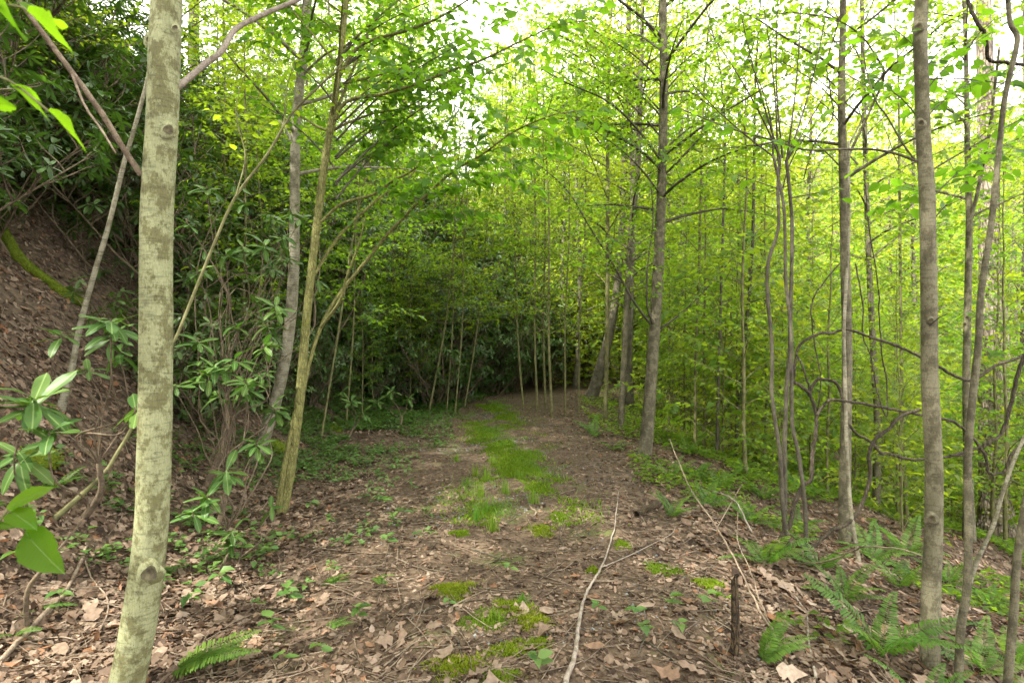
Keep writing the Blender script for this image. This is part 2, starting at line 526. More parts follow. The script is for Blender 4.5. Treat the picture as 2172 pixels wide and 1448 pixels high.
M['litter'] = simple_mat('dead_leaf', [(0.0, (0.032, 0.021, 0.014)), (0.2, (0.086, 0.056, 0.036)), (0.42, (0.155, 0.106, 0.070)), (0.62, (0.215, 0.156, 0.108)),
                                       (0.80, (0.280, 0.214, 0.156)), (0.92, (0.200, 0.092, 0.040)), (1.0, (0.38, 0.31, 0.24))], 0.75, 40, 0.2, 4, True, 0.0, (1.0, 0.75, 0.5))
M['pebble'] = simple_mat('grey_pebble', [(0.0, (0.055, 0.056, 0.055)), (0.5, (0.110, 0.112, 0.108)), (1.0, (0.20, 0.20, 0.19))], 0.8, 60, 0.3, 3, True)
M['moss_soil'] = simple_mat('moss_cushion', [(0.3, (0.045, 0.070, 0.006)), (0.7, (0.110, 0.140, 0.012))], 0.95, 60, 0.1, 6, False, 0.6)


def ground_mat(name, browns, green, green_at, sc):
    m, nt, out = new_mat(name)
    tc = N_(nt, 'ShaderNodeTexCoord')
    vo = N_(nt, 'ShaderNodeTexVoronoi', Scale=sc); nt.links.new(tc.outputs['Object'], vo.inputs['Vector'])
    n = N_(nt, 'ShaderNodeTexNoise', Scale=sc * 0.6, Detail=8, Roughness=0.7); nt.links.new(tc.outputs['Object'], n.inputs['Vector'])
    sep = N_(nt, 'ShaderNodeSeparateColor'); nt.links.new(vo.outputs['Color'], sep.inputs[0])
    mixf = N_(nt, 'ShaderNodeMath', operation='MULTIPLY_ADD'); nt.links.new(n.outputs['Fac'], mixf.inputs[0]); mixf.inputs[1].default_value = 0.7
    half = N_(nt, 'ShaderNodeMath', operation='MULTIPLY'); nt.links.new(sep.outputs[0], half.inputs[0]); half.inputs[1].default_value = 0.35
    nt.links.new(half.outputs[0], mixf.inputs[2])
    c = ramp(nt, mixf.outputs[0], browns)
    g = N_(nt, 'ShaderNodeTexNoise', Scale=1.3, Detail=6, Roughness=0.7); nt.links.new(tc.outputs['Object'], g.inputs['Vector'])
    f = ramp(nt, g.outputs['Fac'], [(green_at, (0, 0, 0)), (green_at + 0.12, (1, 1, 1))])
    c = mixc(nt, f, c, green)
    pr = N_(nt, 'ShaderNodeBsdfPrincipled', Roughness=0.95); pr.inputs['Specular IOR Level'].default_value = 0.15
    nt.links.new(c, pr.inputs['Base Color'])
    b = N_(nt, 'ShaderNodeBump', Strength=0.7, Distance=0.03)
    nt.links.new(mixf.outputs[0], b.inputs['Height']); nt.links.new(b.outputs[0], pr.inputs['Normal'])
    nt.links.new(pr.outputs[0], out.inputs['Surface'])
    return m


M['ground'] = ground_mat('forest_floor', [(0.2, (0.022, 0.016, 0.011)), (0.45, (0.062, 0.045, 0.030)), (0.65, (0.110, 0.080, 0.053)), (0.9, (0.170, 0.128, 0.088))], (0.05, 0.075, 0.025), 0.62, 26)
M['path'] = ground_mat('path_soil', [(0.2, (0.026, 0.018, 0.011)), (0.45, (0.062, 0.043, 0.027)), (0.7, (0.105, 0.075, 0.049)), (0.95, (0.155, 0.122, 0.088))], (0.065, 0.085, 0.020), 0.56, 40)

# ------------------------------------------------------------------ ground and path
def warp(lo, hi, n, c, k):
    s = np.linspace(np.arcsinh((lo - c) / k), np.arcsinh((hi - c) / k), n)
    return c + k * np.sinh(s)


gx = warp(-170, 220, 300, -0.5, 4.0)
gy = warp(-45, 300, 330, 5.0, 5.0)
GX, GY = np.meshgrid(gx, gy)
GZ = H(GX, GY)
b = Buf()
nx, ny = len(gx), len(gy)
ii = (np.arange(ny - 1)[:, None] * nx + np.arange(nx - 1)[None]).ravel()
b.add(np.stack([GX, GY, GZ], -1).reshape(-1, 3), None, np.stack([ii, ii + 1, ii + nx + 1, ii + nx], -1))
ground = part('ground', b.mesh('ground', M['ground']))
tag(ground, 'forest floor of brown earth rising left as a bank and falling away right', 'ground', kind='structure')

rng = np.random.RandomState(5)
b = Buf()
py = np.linspace(-4, 21, 260)
hw_l = 1.15 + 0.12 * np.sin(py * 2.3) + 0.08 * np.sin(py * 7.1 + 1); hw_r = 1.0 + 0.12 * np.sin(py * 1.9 + 2) + 0.08 * np.sin(py * 6.3)
s = np.linspace(-1, 1, 25)
PX = pathx(py)[:, None] + np.where(s[None] < 0, s[None] * hw_l[:, None], s[None] * hw_r[:, None])
PY = np.repeat(py[:, None], len(s), 1)
PZ = H(PX, PY) + 0.012 - 0.02 * (np.abs(s)[None] > 0.97)
ii = (np.arange(len(py) - 1)[:, None] * len(s) + np.arange(len(s) - 1)[None]).ravel()
b.add(np.stack([PX, PY, PZ], -1).reshape(-1, 3), None, np.stack([ii, ii + 1, ii + len(s) + 1, ii + len(s)], -1))
path = part('path', b.mesh('path', M['path']))
tag(path, 'old woodland track of soil and gravel bending away behind the bank', 'path', kind='structure')

# ------------------------------------------------------------------ tree growing
def walk(p0, d0, length, n, rise, wob, rng):
    """a wandering line: n+1 points"""
    p = np.array(p0, float); d = nrm(np.array(d0, float)); out = [p.copy()]
    st = length / n
    for _ in range(n):
        d = nrm(d + UP * rise + rng.normal(0, wob, 3))
        p = p + d * st
        out.append(p.copy())
    return np.array(out)


def lerp_line(pts, t):
    u = t * (len(pts) - 1); i = min(int(u), len(pts) - 2); f = u - i
    return pts[i] * (1 - f) + pts[i + 1] * f, nrm(pts[i + 1] - pts[i])


def twig_leaves(lv, pts, rng, leaf, gap, wr, tilt=0.6, start=0.1):
    L = np.linalg.norm(np.diff(pts, axis=0), axis=1).sum()
    n = max(2, int(L * (1 - start) / gap))
    t = np.linspace(start, 1.0, n)
    u = t * (len(pts) - 1); i = np.minimum(u.astype(int), len(pts) - 2); f = (u - i)[:, None]
    P = pts[i] * (1 - f) + pts[i + 1] * f
    d = nrm(pts[i + 1] - pts[i])
    side = nrm(np.cross(d, UP) + 1e-6)
    sg = np.where(np.arange(n) % 2 == 0, 1.0, -1.0)[:, None]
    sg[-1] *= 0.15
    D = nrm(d * rng.uniform(0.45, 0.9, (n, 1)) + side * sg * 0.85 + rng.normal(0, 0.18, (n, 3)) - UP * rng.uniform(0.0, 0.6, (n, 1)))
    Nn = nrm(UP + rng.normal(0, tilt, (n, 3)))
    Ls = leaf * rng.uniform(0.6, 1.2, n)
    lv.add(P, D, Nn, Ls, Ls * wr * rng.uniform(0.85, 1.15, n))


def leafy(wood, lv, pts, r0, rng, leaf=0.07, gap=0.04, sub_gap=0.16, sub_len=0.42, wr=0.55, t0=0.2, sides=4, tilt=0.6, twigs=True, r1=None):
    """branch along pts with side twigs in its own plane and leaves on the twigs"""
    L = np.linalg.norm(np.diff(pts, axis=0), axis=1).sum()
    tube(wood, pts, np.linspace(r0, r1 if r1 is not None else max(r0 * 0.18, 0.0012), len(pts)), sides)
    n = max(2, int(L * (1 - t0) / sub_gap))
    for k in range(n):
        t = t0 + (1 - t0) * (k + rng.uniform(0, 0.9)) / n
        p, d = lerp_line(pts, min(t, 0.999))
        s = nrm(np.cross(d, UP) + 1e-6) * (1 if k % 2 else -1)
        dd = nrm(d * 0.65 + s * 0.75 + UP * rng.normal(0.02, 0.22))
        l = L * sub_len * (1.05 - 0.7 * t) * rng.uniform(0.55, 1.15)
        l = max(l, leaf * 2.2)
        q = walk(p, dd, l, 4, -0.035, 0.11, rng)
        if twigs: tube(wood, q, np.linspace(max(r0 * 0.22, 0.0016), 0.001, len(q)), 3, cap=False)
        twig_leaves(lv, q, rng, leaf, gap, wr, tilt)
        if l > leaf * 5.5:
            n2 = int(l * 0.85 / max(sub_gap * 0.62, leaf * 0.9))
            for k2 in range(n2):
                t2 = 0.12 + 0.85 * (k2 + rng.uniform(0, 0.9)) / n2
                p2, d2 = lerp_line(q, min(t2, 0.999))
                s2 = nrm(np.cross(d2, UP) + 1e-6) * (1 if k2 % 2 else -1)
                l2 = max(leaf * 2.0, l * 0.42 * (1.1 - 0.7 * t2) * rng.uniform(0.6, 1.1))
                e2 = p2 + nrm(d2 * 0.7 + s2 * 0.7 + UP * rng.normal(-0.05, 0.25)) * l2
                m2 = 0.5 * (p2 + e2) + rng.normal(0, 0.06 * l2, 3)
                q2 = np.array([p2, m2, e2])
                if twigs == 2: tube(wood, q2, np.array([0.0016, 0.0013, 0.0009]), 3, cap=False)
                twig_leaves(lv, q2, rng, leaf, gap, wr, tilt)
    twig_leaves(lv, pts[len(pts) // 2:], rng, leaf, gap * 1.4, wr, tilt)


def grow_tree(seed, height, r0, crown0, nb, blen, up_deg, leaf, gap, sub_gap, lean=0.04, wr=0.55, lod='mid', tilt=0.32, sub_len=0.42, shape=0.45):
    rng = np.random.RandomState(seed)
    wood, lv = Buf(), Leaves()
    K = 14
    z = np.linspace(-0.25, height, K)
    wob = np.cumsum(rng.normal(0, lean * height / K, (K, 2)), 0)
    wob -= wob[1]
    tr = np.column_stack([wob[:, 0], wob[:, 1], z])
    tr = smooth_line(tr, 26)
    tt = np.linspace(0, 1, 26)
    rr = r0 * (1 - 0.93 * tt) ** 0.9
    rr[:2] *= 1.25
    tube(wood, tr, rr, 8, rough=0.04, rng=rng)
    for i in range(nb):
        u = (i + rng.uniform(0, 0.9)) / nb
        t = crown0 + (0.98 - crown0) * u
        p, d = lerp_line(tr, t)
        az = i * 2.399 + rng.uniform(-0.5, 0.5)
        el = math.radians(up_deg + 25 * u + rng.uniform(-10, 10))
        dd = np.array([math.cos(az) * math.cos(el), math.sin(az) * math.cos(el), math.sin(el)])
        bl = blen * min(1.0, 0.6 + 1.1 * u) * (0.2 + 0.8 * (1 - u) ** shape) * rng.uniform(0.65, 1.2)
        q = walk(p, dd, bl, 6, -0.07 if up_deg > 10 else -0.02, 0.07, rng)
        leafy(wood, lv, q, max(r0 * 0.30 * (1 - 0.75 * u), 0.004), rng, leaf, gap, sub_gap, sub_len, wr, 0.15, 4, tilt)
    lb = Buf()
    lv.build(lb, rng, lod)
    return wood, lb, lv.count()


COUNTS = {}
TPL = {}


def template(key, mat_leaf, mat_wood, n, **kw):
    out = []
    seed0 = kw.pop('seed')
    for i in range(n):
        w, l, c = grow_tree(seed0 + i, **kw)
        out.append((w.mesh(key + '_trunk', M[mat_wood]), l.mesh(key + '_crown', M[mat_leaf])))
        COUNTS[key] = COUNTS.get(key, 0) + c
    TPL[key] = out


template('sapling', 'fresh', 'bark_sapling', 4, seed=100, height=6.2, r0=0.028, crown0=0.16, nb=40, blen=1.5, up_deg=28, leaf=0.096, gap=0.044, sub_gap=0.14, sub_len=0.5, tilt=0.6)
template('young_tree', 'fresh', 'bark_far', 4, seed=200, height=11.5, r0=0.075, crown0=0.16, nb=48, blen=2.6, up_deg=30, leaf=0.100, gap=0.055, sub_gap=0.22, sub_len=0.5, tilt=0.65)
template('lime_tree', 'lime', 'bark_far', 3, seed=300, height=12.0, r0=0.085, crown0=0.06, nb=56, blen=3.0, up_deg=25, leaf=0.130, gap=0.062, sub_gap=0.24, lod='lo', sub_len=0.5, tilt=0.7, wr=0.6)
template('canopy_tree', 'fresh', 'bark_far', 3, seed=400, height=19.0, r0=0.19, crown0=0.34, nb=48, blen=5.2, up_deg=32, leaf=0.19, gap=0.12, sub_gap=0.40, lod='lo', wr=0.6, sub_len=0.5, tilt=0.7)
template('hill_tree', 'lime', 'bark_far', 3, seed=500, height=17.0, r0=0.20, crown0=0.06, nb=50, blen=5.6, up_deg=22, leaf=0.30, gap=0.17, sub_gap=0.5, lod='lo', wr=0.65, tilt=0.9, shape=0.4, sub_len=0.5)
template('bush', 'fresh', 'bark_sapling', 4, seed=600, height=1.7, r0=0.012, crown0=0.03, nb=26, blen=1.0, up_deg=35, leaf=0.085, gap=0.042, sub_gap=0.12, sub_len=0.5, tilt=0.6)


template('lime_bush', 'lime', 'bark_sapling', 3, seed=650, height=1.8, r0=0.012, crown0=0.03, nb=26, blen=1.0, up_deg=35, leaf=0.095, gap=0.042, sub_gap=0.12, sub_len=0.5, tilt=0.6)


# rhododendron: crooked stems with whorls of long leathery leaves
def whorl(lv, tip, axis, rng, n, L, low=-30, high=30):
    axis = nrm(axis)
    a = nrm(np.cross(axis, [0.3, 0.8, 0.2])); c = np.cross(axis, a)
    ph = np.arange(n) * 2.399 + rng.uniform(0, 6)
    el = np.radians(rng.uniform(low, high, n))
    rad = np.cos(ph)[:, None] * a + np.sin(ph)[:, None] * c
    D = nrm(rad * np.cos(el)[:, None] + axis * np.sin(el)[:, None] + rng.normal(0, 0.08, (n, 3)))
    Nn = nrm(axis + UP * 0.4 + rng.normal(0, 0.15, (n, 3)))
    Ls = L * rng.uniform(0.7, 1.15, n)
    P = tip + axis * rng.uniform(-0.03, 0.01, (n, 1))
    lv.add(P, D, Nn, Ls, Ls * rng.uniform(0.29, 0.38, n))


def grow_rhodo(seed, height, nst, nbr, L):
    rng = np.random.RandomState(seed)
    wood, lv = Buf(), Leaves()
    for i in range(nst):
        az = rng.uniform(0, 6.283); el = math.radians(rng.uniform(40, 80))
        d = np.array([math.cos(az) * math.cos(el), math.sin(az) * math.cos(el), math.sin(el)])
        hh = height * rng.uniform(0.6, 1.1)
        q = walk(np.array([rng.normal(0, 0.12), rng.normal(0, 0.12), -0.15]), d, hh, 7, 0.06, 0.17, rng)
        tube(wood, q, np.linspace(0.021, 0.006, len(q)) * rng.uniform(0.6, 1.2), 5)
        whorl(lv, q[-1], q[-1] - q[-2], rng, rng.randint(7, 11), L)
        for k in range(nbr):
            t = rng.uniform(0.10, 0.97)
            p, dd = lerp_line(q, t)
            az2 = rng.uniform(0, 6.283)
            d2 = nrm(np.array([math.cos(az2), math.sin(az2), 0.55]) + dd * 0.3)
            br = walk(p, d2, rng.uniform(0.25, 0.75), 4, 0.10, 0.15, rng)
            tube(wood, br, np.linspace(0.009, 0.004, len(br)), 3)
            whorl(lv, br[-1], nrm(br[-1] - br[-2]) + UP * 0.5, rng, rng.randint(6, 11), L)
            if rng.rand() < 0.5:
                p2, d3 = lerp_line(br, 0.55)
                b2 = walk(p2, nrm(d3 + rng.normal(0, 0.6, 3)), rng.uniform(0.15, 0.35), 3, 0.12, 0.1, rng)
                tube(wood, b2, np.linspace(0.006, 0.003, len(b2)), 3)
                whorl(lv, b2[-1], nrm(b2[-1] - b2[-2]) + UP * 0.5, rng, rng.randint(5, 9), L * 0.9)
    lb = Buf()
    lv.build(lb, rng, 'hi', 'oblong', 0.10, 0.22)
    return wood, lb, lv.count()


TPL['rhodo'] = []
for i, (hh, ns, nb_) in enumerate(((2.5, 12, 16), (3.0, 12, 18), (1.9, 11, 15), (3.4, 12, 18))):
    w, l, c = grow_rhodo(700 + i, hh, ns, nb_, 0.15)
    TPL['rhodo'].append((w.mesh('rhododendron_stems', M['bark_rhodo']), l.mesh('rhododendron_foliage', M['rhodo'])))
    COUNTS['rhodo'] = COUNTS.get('rhodo', 0) + c


PLANTED = []


def plant(name, tpl, x, y, rz, sc, label, cat, group, names=('trunk', 'crown'), sink=0.0, tilt=None):
    e = empty(name, (x, y, float(H(x, y)) - sink), rz, sc)
    if tilt: e.rotation_euler = (tilt[0], tilt[1], rz)
    part(names[0], tpl[0], e)  # all limbs and twigs are joined into this part
    part(names[1], tpl[1], e, kind='stuff')
    PLANTED.append((e, group, x, y))
    return tag(e, label, cat, group)


def pxx(x, y): return 1086 + F * x / y


def scatter(n, ylo, yhi, xf, ok, rng, mind):
    """n random ground points with a minimum spacing"""
    out = []
    tries = 0
    while len(out) < n and tries < n * 300:
        tries += 1
        y = rng.uniform(ylo, yhi)
        lo, hi = xf(y)
        x = rng.uniform(lo, hi)
        if not ok(x, y): continue
        if any((x - a) ** 2 + (y - c) ** 2 < mind ** 2 for a, c in out): continue
        out.append((x, y))
    return out


rng = np.random.RandomState(11)
rr_ = random.Random(3)

# --- far hillside across the valley
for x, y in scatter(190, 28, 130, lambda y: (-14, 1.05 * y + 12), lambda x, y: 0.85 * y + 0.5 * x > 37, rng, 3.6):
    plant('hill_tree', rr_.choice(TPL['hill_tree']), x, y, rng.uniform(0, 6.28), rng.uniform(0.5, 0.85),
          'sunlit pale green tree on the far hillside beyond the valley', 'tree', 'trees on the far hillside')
# --- trees down the right slope
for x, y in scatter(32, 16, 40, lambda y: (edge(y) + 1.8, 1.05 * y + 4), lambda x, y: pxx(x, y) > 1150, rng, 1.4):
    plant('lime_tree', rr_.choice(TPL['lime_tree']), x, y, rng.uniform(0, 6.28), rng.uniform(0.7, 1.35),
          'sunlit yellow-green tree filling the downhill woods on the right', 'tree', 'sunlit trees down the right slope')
for x, y in scatter(12, 9, 24, lambda y: (edge(y) + 1.5, 1.0 * y + 2), lambda x, y: pxx(x, y) > 1180, rng, 1.3):
    plant('young_tree', rr_.choice(TPL['young_tree']), x, y, rng.uniform(0, 6.28), rng.uniform(0.7, 1.05),
          'slender grey-stemmed young tree among the downhill woods on the right', 'tree', 'young trees down the right slope')
for x, y in scatter(100, 6.5, 22, lambda y: (edge(y) + 0.9, 1.0 * y + 2), lambda x, y: pxx(x, y) > 1130, rng, 0.75):
    plant('sapling', rr_.choice(TPL['sapling']), x, y, rng.uniform(0, 6.28), rng.uniform(0.5, 1.0),
          'thin green sapling in the thicket below the track on the right', 'sapling', 'saplings below the track')
for x, y in scatter(125, 6.0, 26, lambda y: (edge(y) + 0.9, 1.0 * y + 3), lambda x, y: True, rng, 0.7):
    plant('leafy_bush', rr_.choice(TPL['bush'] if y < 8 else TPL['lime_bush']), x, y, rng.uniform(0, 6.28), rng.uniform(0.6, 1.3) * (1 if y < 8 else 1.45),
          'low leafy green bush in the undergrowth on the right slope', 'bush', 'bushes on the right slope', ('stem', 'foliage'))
# --- beyond the bend
for x, y in scatter(30, 16.5, 34, lambda y: (-10, toe(y) + 0.5), lambda x, y: True, rng, 1.5):
    plant('young_tree', rr_.choice(TPL['young_tree']), x, y, rng.uniform(0, 6.28), rng.uniform(0.75, 1.1),
          'young tree with bright leaves on the bank beyond the bend', 'tree', 'young trees on the bank beyond the bend')
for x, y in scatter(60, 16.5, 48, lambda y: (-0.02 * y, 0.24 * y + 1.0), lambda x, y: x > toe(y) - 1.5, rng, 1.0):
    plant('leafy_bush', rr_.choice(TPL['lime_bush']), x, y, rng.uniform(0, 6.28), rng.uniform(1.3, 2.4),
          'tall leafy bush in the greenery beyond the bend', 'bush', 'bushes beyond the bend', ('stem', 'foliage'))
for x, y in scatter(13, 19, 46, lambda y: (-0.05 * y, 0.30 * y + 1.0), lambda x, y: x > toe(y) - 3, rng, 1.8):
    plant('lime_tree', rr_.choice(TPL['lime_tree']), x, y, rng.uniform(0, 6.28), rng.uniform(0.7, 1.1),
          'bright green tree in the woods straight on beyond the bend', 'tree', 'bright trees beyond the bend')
for x, y in scatter(16, 11, 21, lambda y: (0.0 * y, 0.42 * y), lambda x, y: x > edge(y) + 0.3 or (y > 16 and x > toe(y)), rng, 0.9):
    plant('young_tree', rr_.choice(TPL['young_tree']), x, y, rng.uniform(0, 6.28), rng.uniform(0.9, 1.25),
          'tall young tree spreading leaves against the sky beyond the track edge', 'tree', 'tall young trees beyond the track edge')
for x, y in scatter(9, 5.5, 10, lambda y: (toe(y) - 8.0, toe(y) - 2.6), lambda x, y: True, rng, 1.3):
    plant('young_tree', rr_.choice(TPL['young_tree']), x, y, rng.uniform(0, 6.28), rng.uniform(0.7, 1.0),
          'young tree standing high among the rhododendrons', 'tree', 'young trees high on the bank')
for x, y in scatter(12, 25, 46, lambda y: (-0.22 * y, 0.30 * y), lambda x, y: True, rng, 3.5):
    plant('canopy_tree', rr_.choice(TPL['canopy_tree']), x, y, rng.uniform(0, 6.28), rng.uniform(0.75, 1.05),
          'tall forest tree closing the sky far up the track', 'tree', 'tall trees far up the track')
# --- rhododendron thicket on the bank
def rhodo_ok(x, y):
    t = toe(y) - x
    if y < 6.8 and pxx(x, y) < 420:
        return H(x, y) > 1.85
    return t > 0.5
for x, y in scatter(125, 3.4, 23, lambda y: (toe(y) - 8.5, toe(y) - 0.4), rhodo_ok, rng, 0.85):
    plant('rhododendron', rr_.choice(TPL['rhodo']), x, y, rng.uniform(0, 6.28), rng.uniform(0.75, 1.15),
          'dark glossy rhododendron in the thicket on the left bank', 'shrub', 'rhododendrons on the bank', ('stems', 'foliage'))
for x, y in scatter(12, 12.0, 18.5, lambda y: (toe(y) - 1.0, toe(y) + 0.5), lambda x, y: True, rng, 0.7):
    plant('rhododendron', rr_.choice(TPL['rhodo']), x, y, rng.uniform(0, 6.28), rng.uniform(0.75, 1.1),
          'dark rhododendron closing the view at the bend of the track', 'shrub', 'rhododendrons at the bend', ('stems', 'foliage'))
for x, y in scatter(14, 5.8, 12.0, lambda y: (toe(y) - 1.3, toe(y) - 0.2), lambda x, y: pxx(x, y) > 400, rng, 0.7):
    plant('rhododendron', rr_.choice(TPL['rhodo'][:3]), x, y, rng.uniform(0, 6.28), rng.uniform(0.4, 0.65),
          'low young rhododendron at the foot of the left bank', 'shrub', 'low rhododendrons at the bank foot', ('stems', 'foliage'))
# --- fresh green saplings standing on the bank among them
for x, y in scatter(15, 6.0, 14, lambda y: (toe(y) - 5.0, toe(y) - 0.5), lambda x, y: 380 < pxx(x, y) < 1010, rng, 0.9):
    plant('sapling', rr_.choice(TPL['sapling']), x, y, rng.uniform(0, 6.28), rng.uniform(0.65, 1.05),
          'thin fresh green sapling among the rhododendrons on the bank', 'sapling', 'saplings on the bank')
for x, y in scatter(10, 9.5, 14.5, lambda y: (toe(y) - 0.9, toe(y) + 0.5), lambda x, y: 760 < pxx(x, y) < 1120, rng, 0.5):
    plant('sapling', rr_.choice(TPL['sapling']), x, y, rng.uniform(0, 6.28), rng.uniform(0.4, 0.62),
          'low light green sapling before the dark thicket at the bend', 'sapling', 'low saplings at the bend')
# --- tall woodland: up the bank, behind the camera, and a few down the slope
CLEARED = {(-9.0, -4.5), (-12.6, -4.5)}
crng = np.random.RandomState(515)
for gx_ in (-5.6, -9.0, -12.6):
    for gy_ in (-11.5, -8, -4.5, -1, 2.5, 6, 9.5, 17, 22):
        x, y = gx_ + crng.uniform(-0.9, 0.9) + (0 if gy_ < 12 else 0.5 * (gy_ - 12)), gy_ + crng.uniform(-1, 1)
        rz_, sc_, skip, which = crng.uniform(0, 6.28), crng.uniform(0.72, 0.95), crng.rand() < 0.10, crng.randint(3)
        if x > toe(y) - 2.2 or skip or gy_ > 12 and gx_ > -12 or gy_ > 8 and gx_ > -12 or (y > 2 and 0 < pxx(x, y) < 330 and y < 9): continue
        if (gx_, gy_) in CLEARED: continue       # the gap that lets the sun fleck the near track
        plant('canopy_tree', TPL['canopy_tree'][which], x, y, rz_, sc_,
              'tall forest tree standing up the bank behind the rhododendrons', 'tree', 'tall trees up the bank')
for x, y in ((-1.5, -5.0), (2.5, -7.0), (6.5, -4.0), (-2.0, -10.5)):
    plant('canopy_tree', rr_.choice(TPL['canopy_tree']), x, y, rng.uniform(0, 6.28), rng.uniform(0.8, 1.05),
          'tall forest tree standing back along the track', 'tree', 'tall trees back along the track')
for x, y in scatter(5, 22, 44, lambda y: (edge(y) + 8, y + 6), lambda x, y: not 1400 < pxx(x, y) < 1700, rng, 5):
    plant('canopy_tree', rr_.choice(TPL['canopy_tree']), x, y, rng.uniform(0, 6.28), rng.uniform(0.8, 1.0),
          'tall dark-stemmed forest tree rising from the slope below the track', 'tree', 'tall trees down the slope')

# ------------------------------------------------------------------ the trees, stems and vines one can tell apart
def px_line(pts, d):
    """[(px, py, width_px)] listed from the top down -> bottom-up world points and radii"""
    pts = [tuple(p) for p in pts][::-1]
    n = len(pts)
    P, r = [], []
    for i, (x, y, w) in enumerate(pts):
        dd = d if np.isscalar(d) else d[0] + (d[1] - d[0]) * i / (n - 1)
        P.append(at(x, y, dd)); r.append(0.475 * w * dd / F * math.cos(math.atan((x - 1086) / F)))   # a trunk off the axis looks wider
    return np.array(P), np.array(r)


def to_ground(P, r, flare=1.35):
    x, y = P[0, 0], P[0, 1]
    g = float(H(x, y))
    if P[0, 2] > g - 0.05:
        d = nrm(P[0] - P[1])
        k = (P[0, 2] - g + 0.12) / max(-d[2], 0.5)
        q = P[0] + d * k
        q[2] = float(H(q[0], q[1])) - 0.10
        P = np.concatenate([[q], P]); r = np.concatenate([[r[0] * flare], r])
    return P, r


def hero(name, label, pts, d, bark, ztop, sides=12, auto=None, manual=(), leafmat='fresh', leaf=0.08, seed=0, rough=0.03, cat='tree', flare=1.6, group=None, top_lean=None, wr=0.55):
    rng = np.random.RandomState(seed + 4000)
    P, r = px_line(pts, d)
    P, r = to_ground(P, r, flare)
    top = P[-1]
    if ztop and ztop > top[2] + 0.3:
        dr = nrm(P[-1] - P[-2]); dr = nrm(np.array([dr[0] * 0.6, dr[1] * 0.6, 1.0])) if top_lean is None else nrm(np.array(top_lean))
        q = walk(top, dr, (ztop - top[2]), 5, 0.03, 0.035, rng)[1:]
        P = np.concatenate([P, q]); r = np.concatenate([r, np.linspace(r[-1], r[-1] * 0.25, 6)[1:]])
    S = smooth_line(np.column_stack([P, r]), max(24, 5 * len(P)))
    line, rad = S[:, :3], np.maximum(S[:, 3], 0.001)
    base = np.array([P[0, 0], P[0, 1], float(H(P[0, 0], P[0, 1]))])
    e = empty(name, base)
    tag(e, label, cat, group)
    b = Buf(); tube(b, line, rad, sides, rough=rough, rng=rng)
    trunk = part('trunk', b.mesh(name + '_trunk', M[bark], base), e)
    lv = Leaves()
    if auto:
        z0, n, bl, up = auto['z0'], auto['n'], auto['len'], auto.get('up', 30)
        z1 = line[-1, 2]
        for i in range(n):
            u = (i + rng.uniform(0, 0.9)) / n
            zz = z0 + (z1 * 0.98 - z0) * u
            k = int(np.clip(np.searchsorted(line[:, 2], zz), 1, len(line) - 1))
            p = line[k]
            az = i * 2.399 + rng.uniform(-0.5, 0.5) + auto.get('az', 0)
            el = math.radians(up + 20 * u + rng.uniform(-10, 10))
            dd = np.array([math.cos(az) * math.cos(el), math.sin(az) * math.cos(el), math.sin(el)])
            q = walk(p, dd, bl * min(1, 0.6 + u) * (0.25 + 0.75 * (1 - u) ** 0.5) * rng.uniform(0.7, 1.2), 6, -0.05, 0.08, rng)
            if np.any((np.abs(q[:, 0]) < 0.5) & (np.abs(q[:, 1]) < 1.1) & (q[:, 2] < 2.4)): continue
            wb = Buf()
            leafy(wb, lv, q, min(rad[k] * 0.45, 0.022), rng, leaf, auto.get('gap', leaf * 0.55), auto.get('sub_gap', leaf * 1.8), auto.get('sub_len', 0.45), wr, 0.12, 5, twigs=2)
            part('branch', wb.mesh(name + '_branch', M[auto.get('bark', bark)], base), e)
    for mb in manual:
        mp = np.array([at(x, y, dd) for x, y, dd in mb['pts']])
        k = len(mp)
        S2 = smooth_line(mp, max(8, 4 * k))
        wb = Buf()
        r0 = 0.5 * mb['w'] * mb['pts'][0][2] / F * math.cos(math.atan((mb['pts'][0][0] - 1086) / F))
        r1 = 0.5 * mb.get('w1', 1.5) * mb['pts'][-1][2] / F
        if mb.get('leaf', True):
            leafy(wb, lv, S2, r0, rng, mb.get('lsize', leaf), mb.get('gap', leaf * 0.55), mb.get('sub_gap', leaf * 1.6), mb.get('sub_len', 0.34), wr, mb.get('t0', 0.25), 6, twigs=2, r1=r1)
        else:
            tube(wb, S2, np.linspace(r0, r1, len(S2)), 7, rough=0.06, rng=rng)
            for sp in mb.get('spurs', ()):
                sq = smooth_line(np.array([at(x, y, dd) for x, y, dd in sp]), 8)
                tube(wb, sq, np.linspace(r0 * 0.5, r1 * 0.5, len(sq)), 4)
        part(mb.get('name', 'branch'), wb.mesh(name + '_branch', M[mb.get('bark', bark)], base), e)
    if lv.count():
        lb = Buf(); lv.build(lb, rng, 'hi' if base[1] < 5.5 else 'mid', 'ovate', 0.16, 0.16)
        part('crown', lb.mesh(name + '_crown', M[leafmat], base), e, kind='stuff')
    return e, trunk, base, line, rad


def limbs(px, d, seed, targets, w=4.5, lsize=0.082):
    """leafy limbs leaving a stem at pixel column px towards the given pixels"""
    rng = np.random.RandomState(seed)
    out = []
    for tx, ty in targets:
        reach = abs(tx - px)
        sy = ty + reach * rng.uniform(0.35, 0.75) + 30
        dd = d + rng.uniform(-0.9, 0.9)
        mx, my = px + (tx - px) * 0.5, sy + (ty - sy) * 0.62
        out.append(dict(pts=[(px, sy, d), (px + (tx - px) * 0.22, sy + (ty - sy) * 0.32, d * 0.75 + dd * 0.25), (mx, my, 0.5 * (d + dd)), (tx, ty, dd)], w=w, w1=1.5, bark='bark_dark', lsize=lsize, t0=0.2, sub_len=0.36, sub_gap=0.13))
    return out


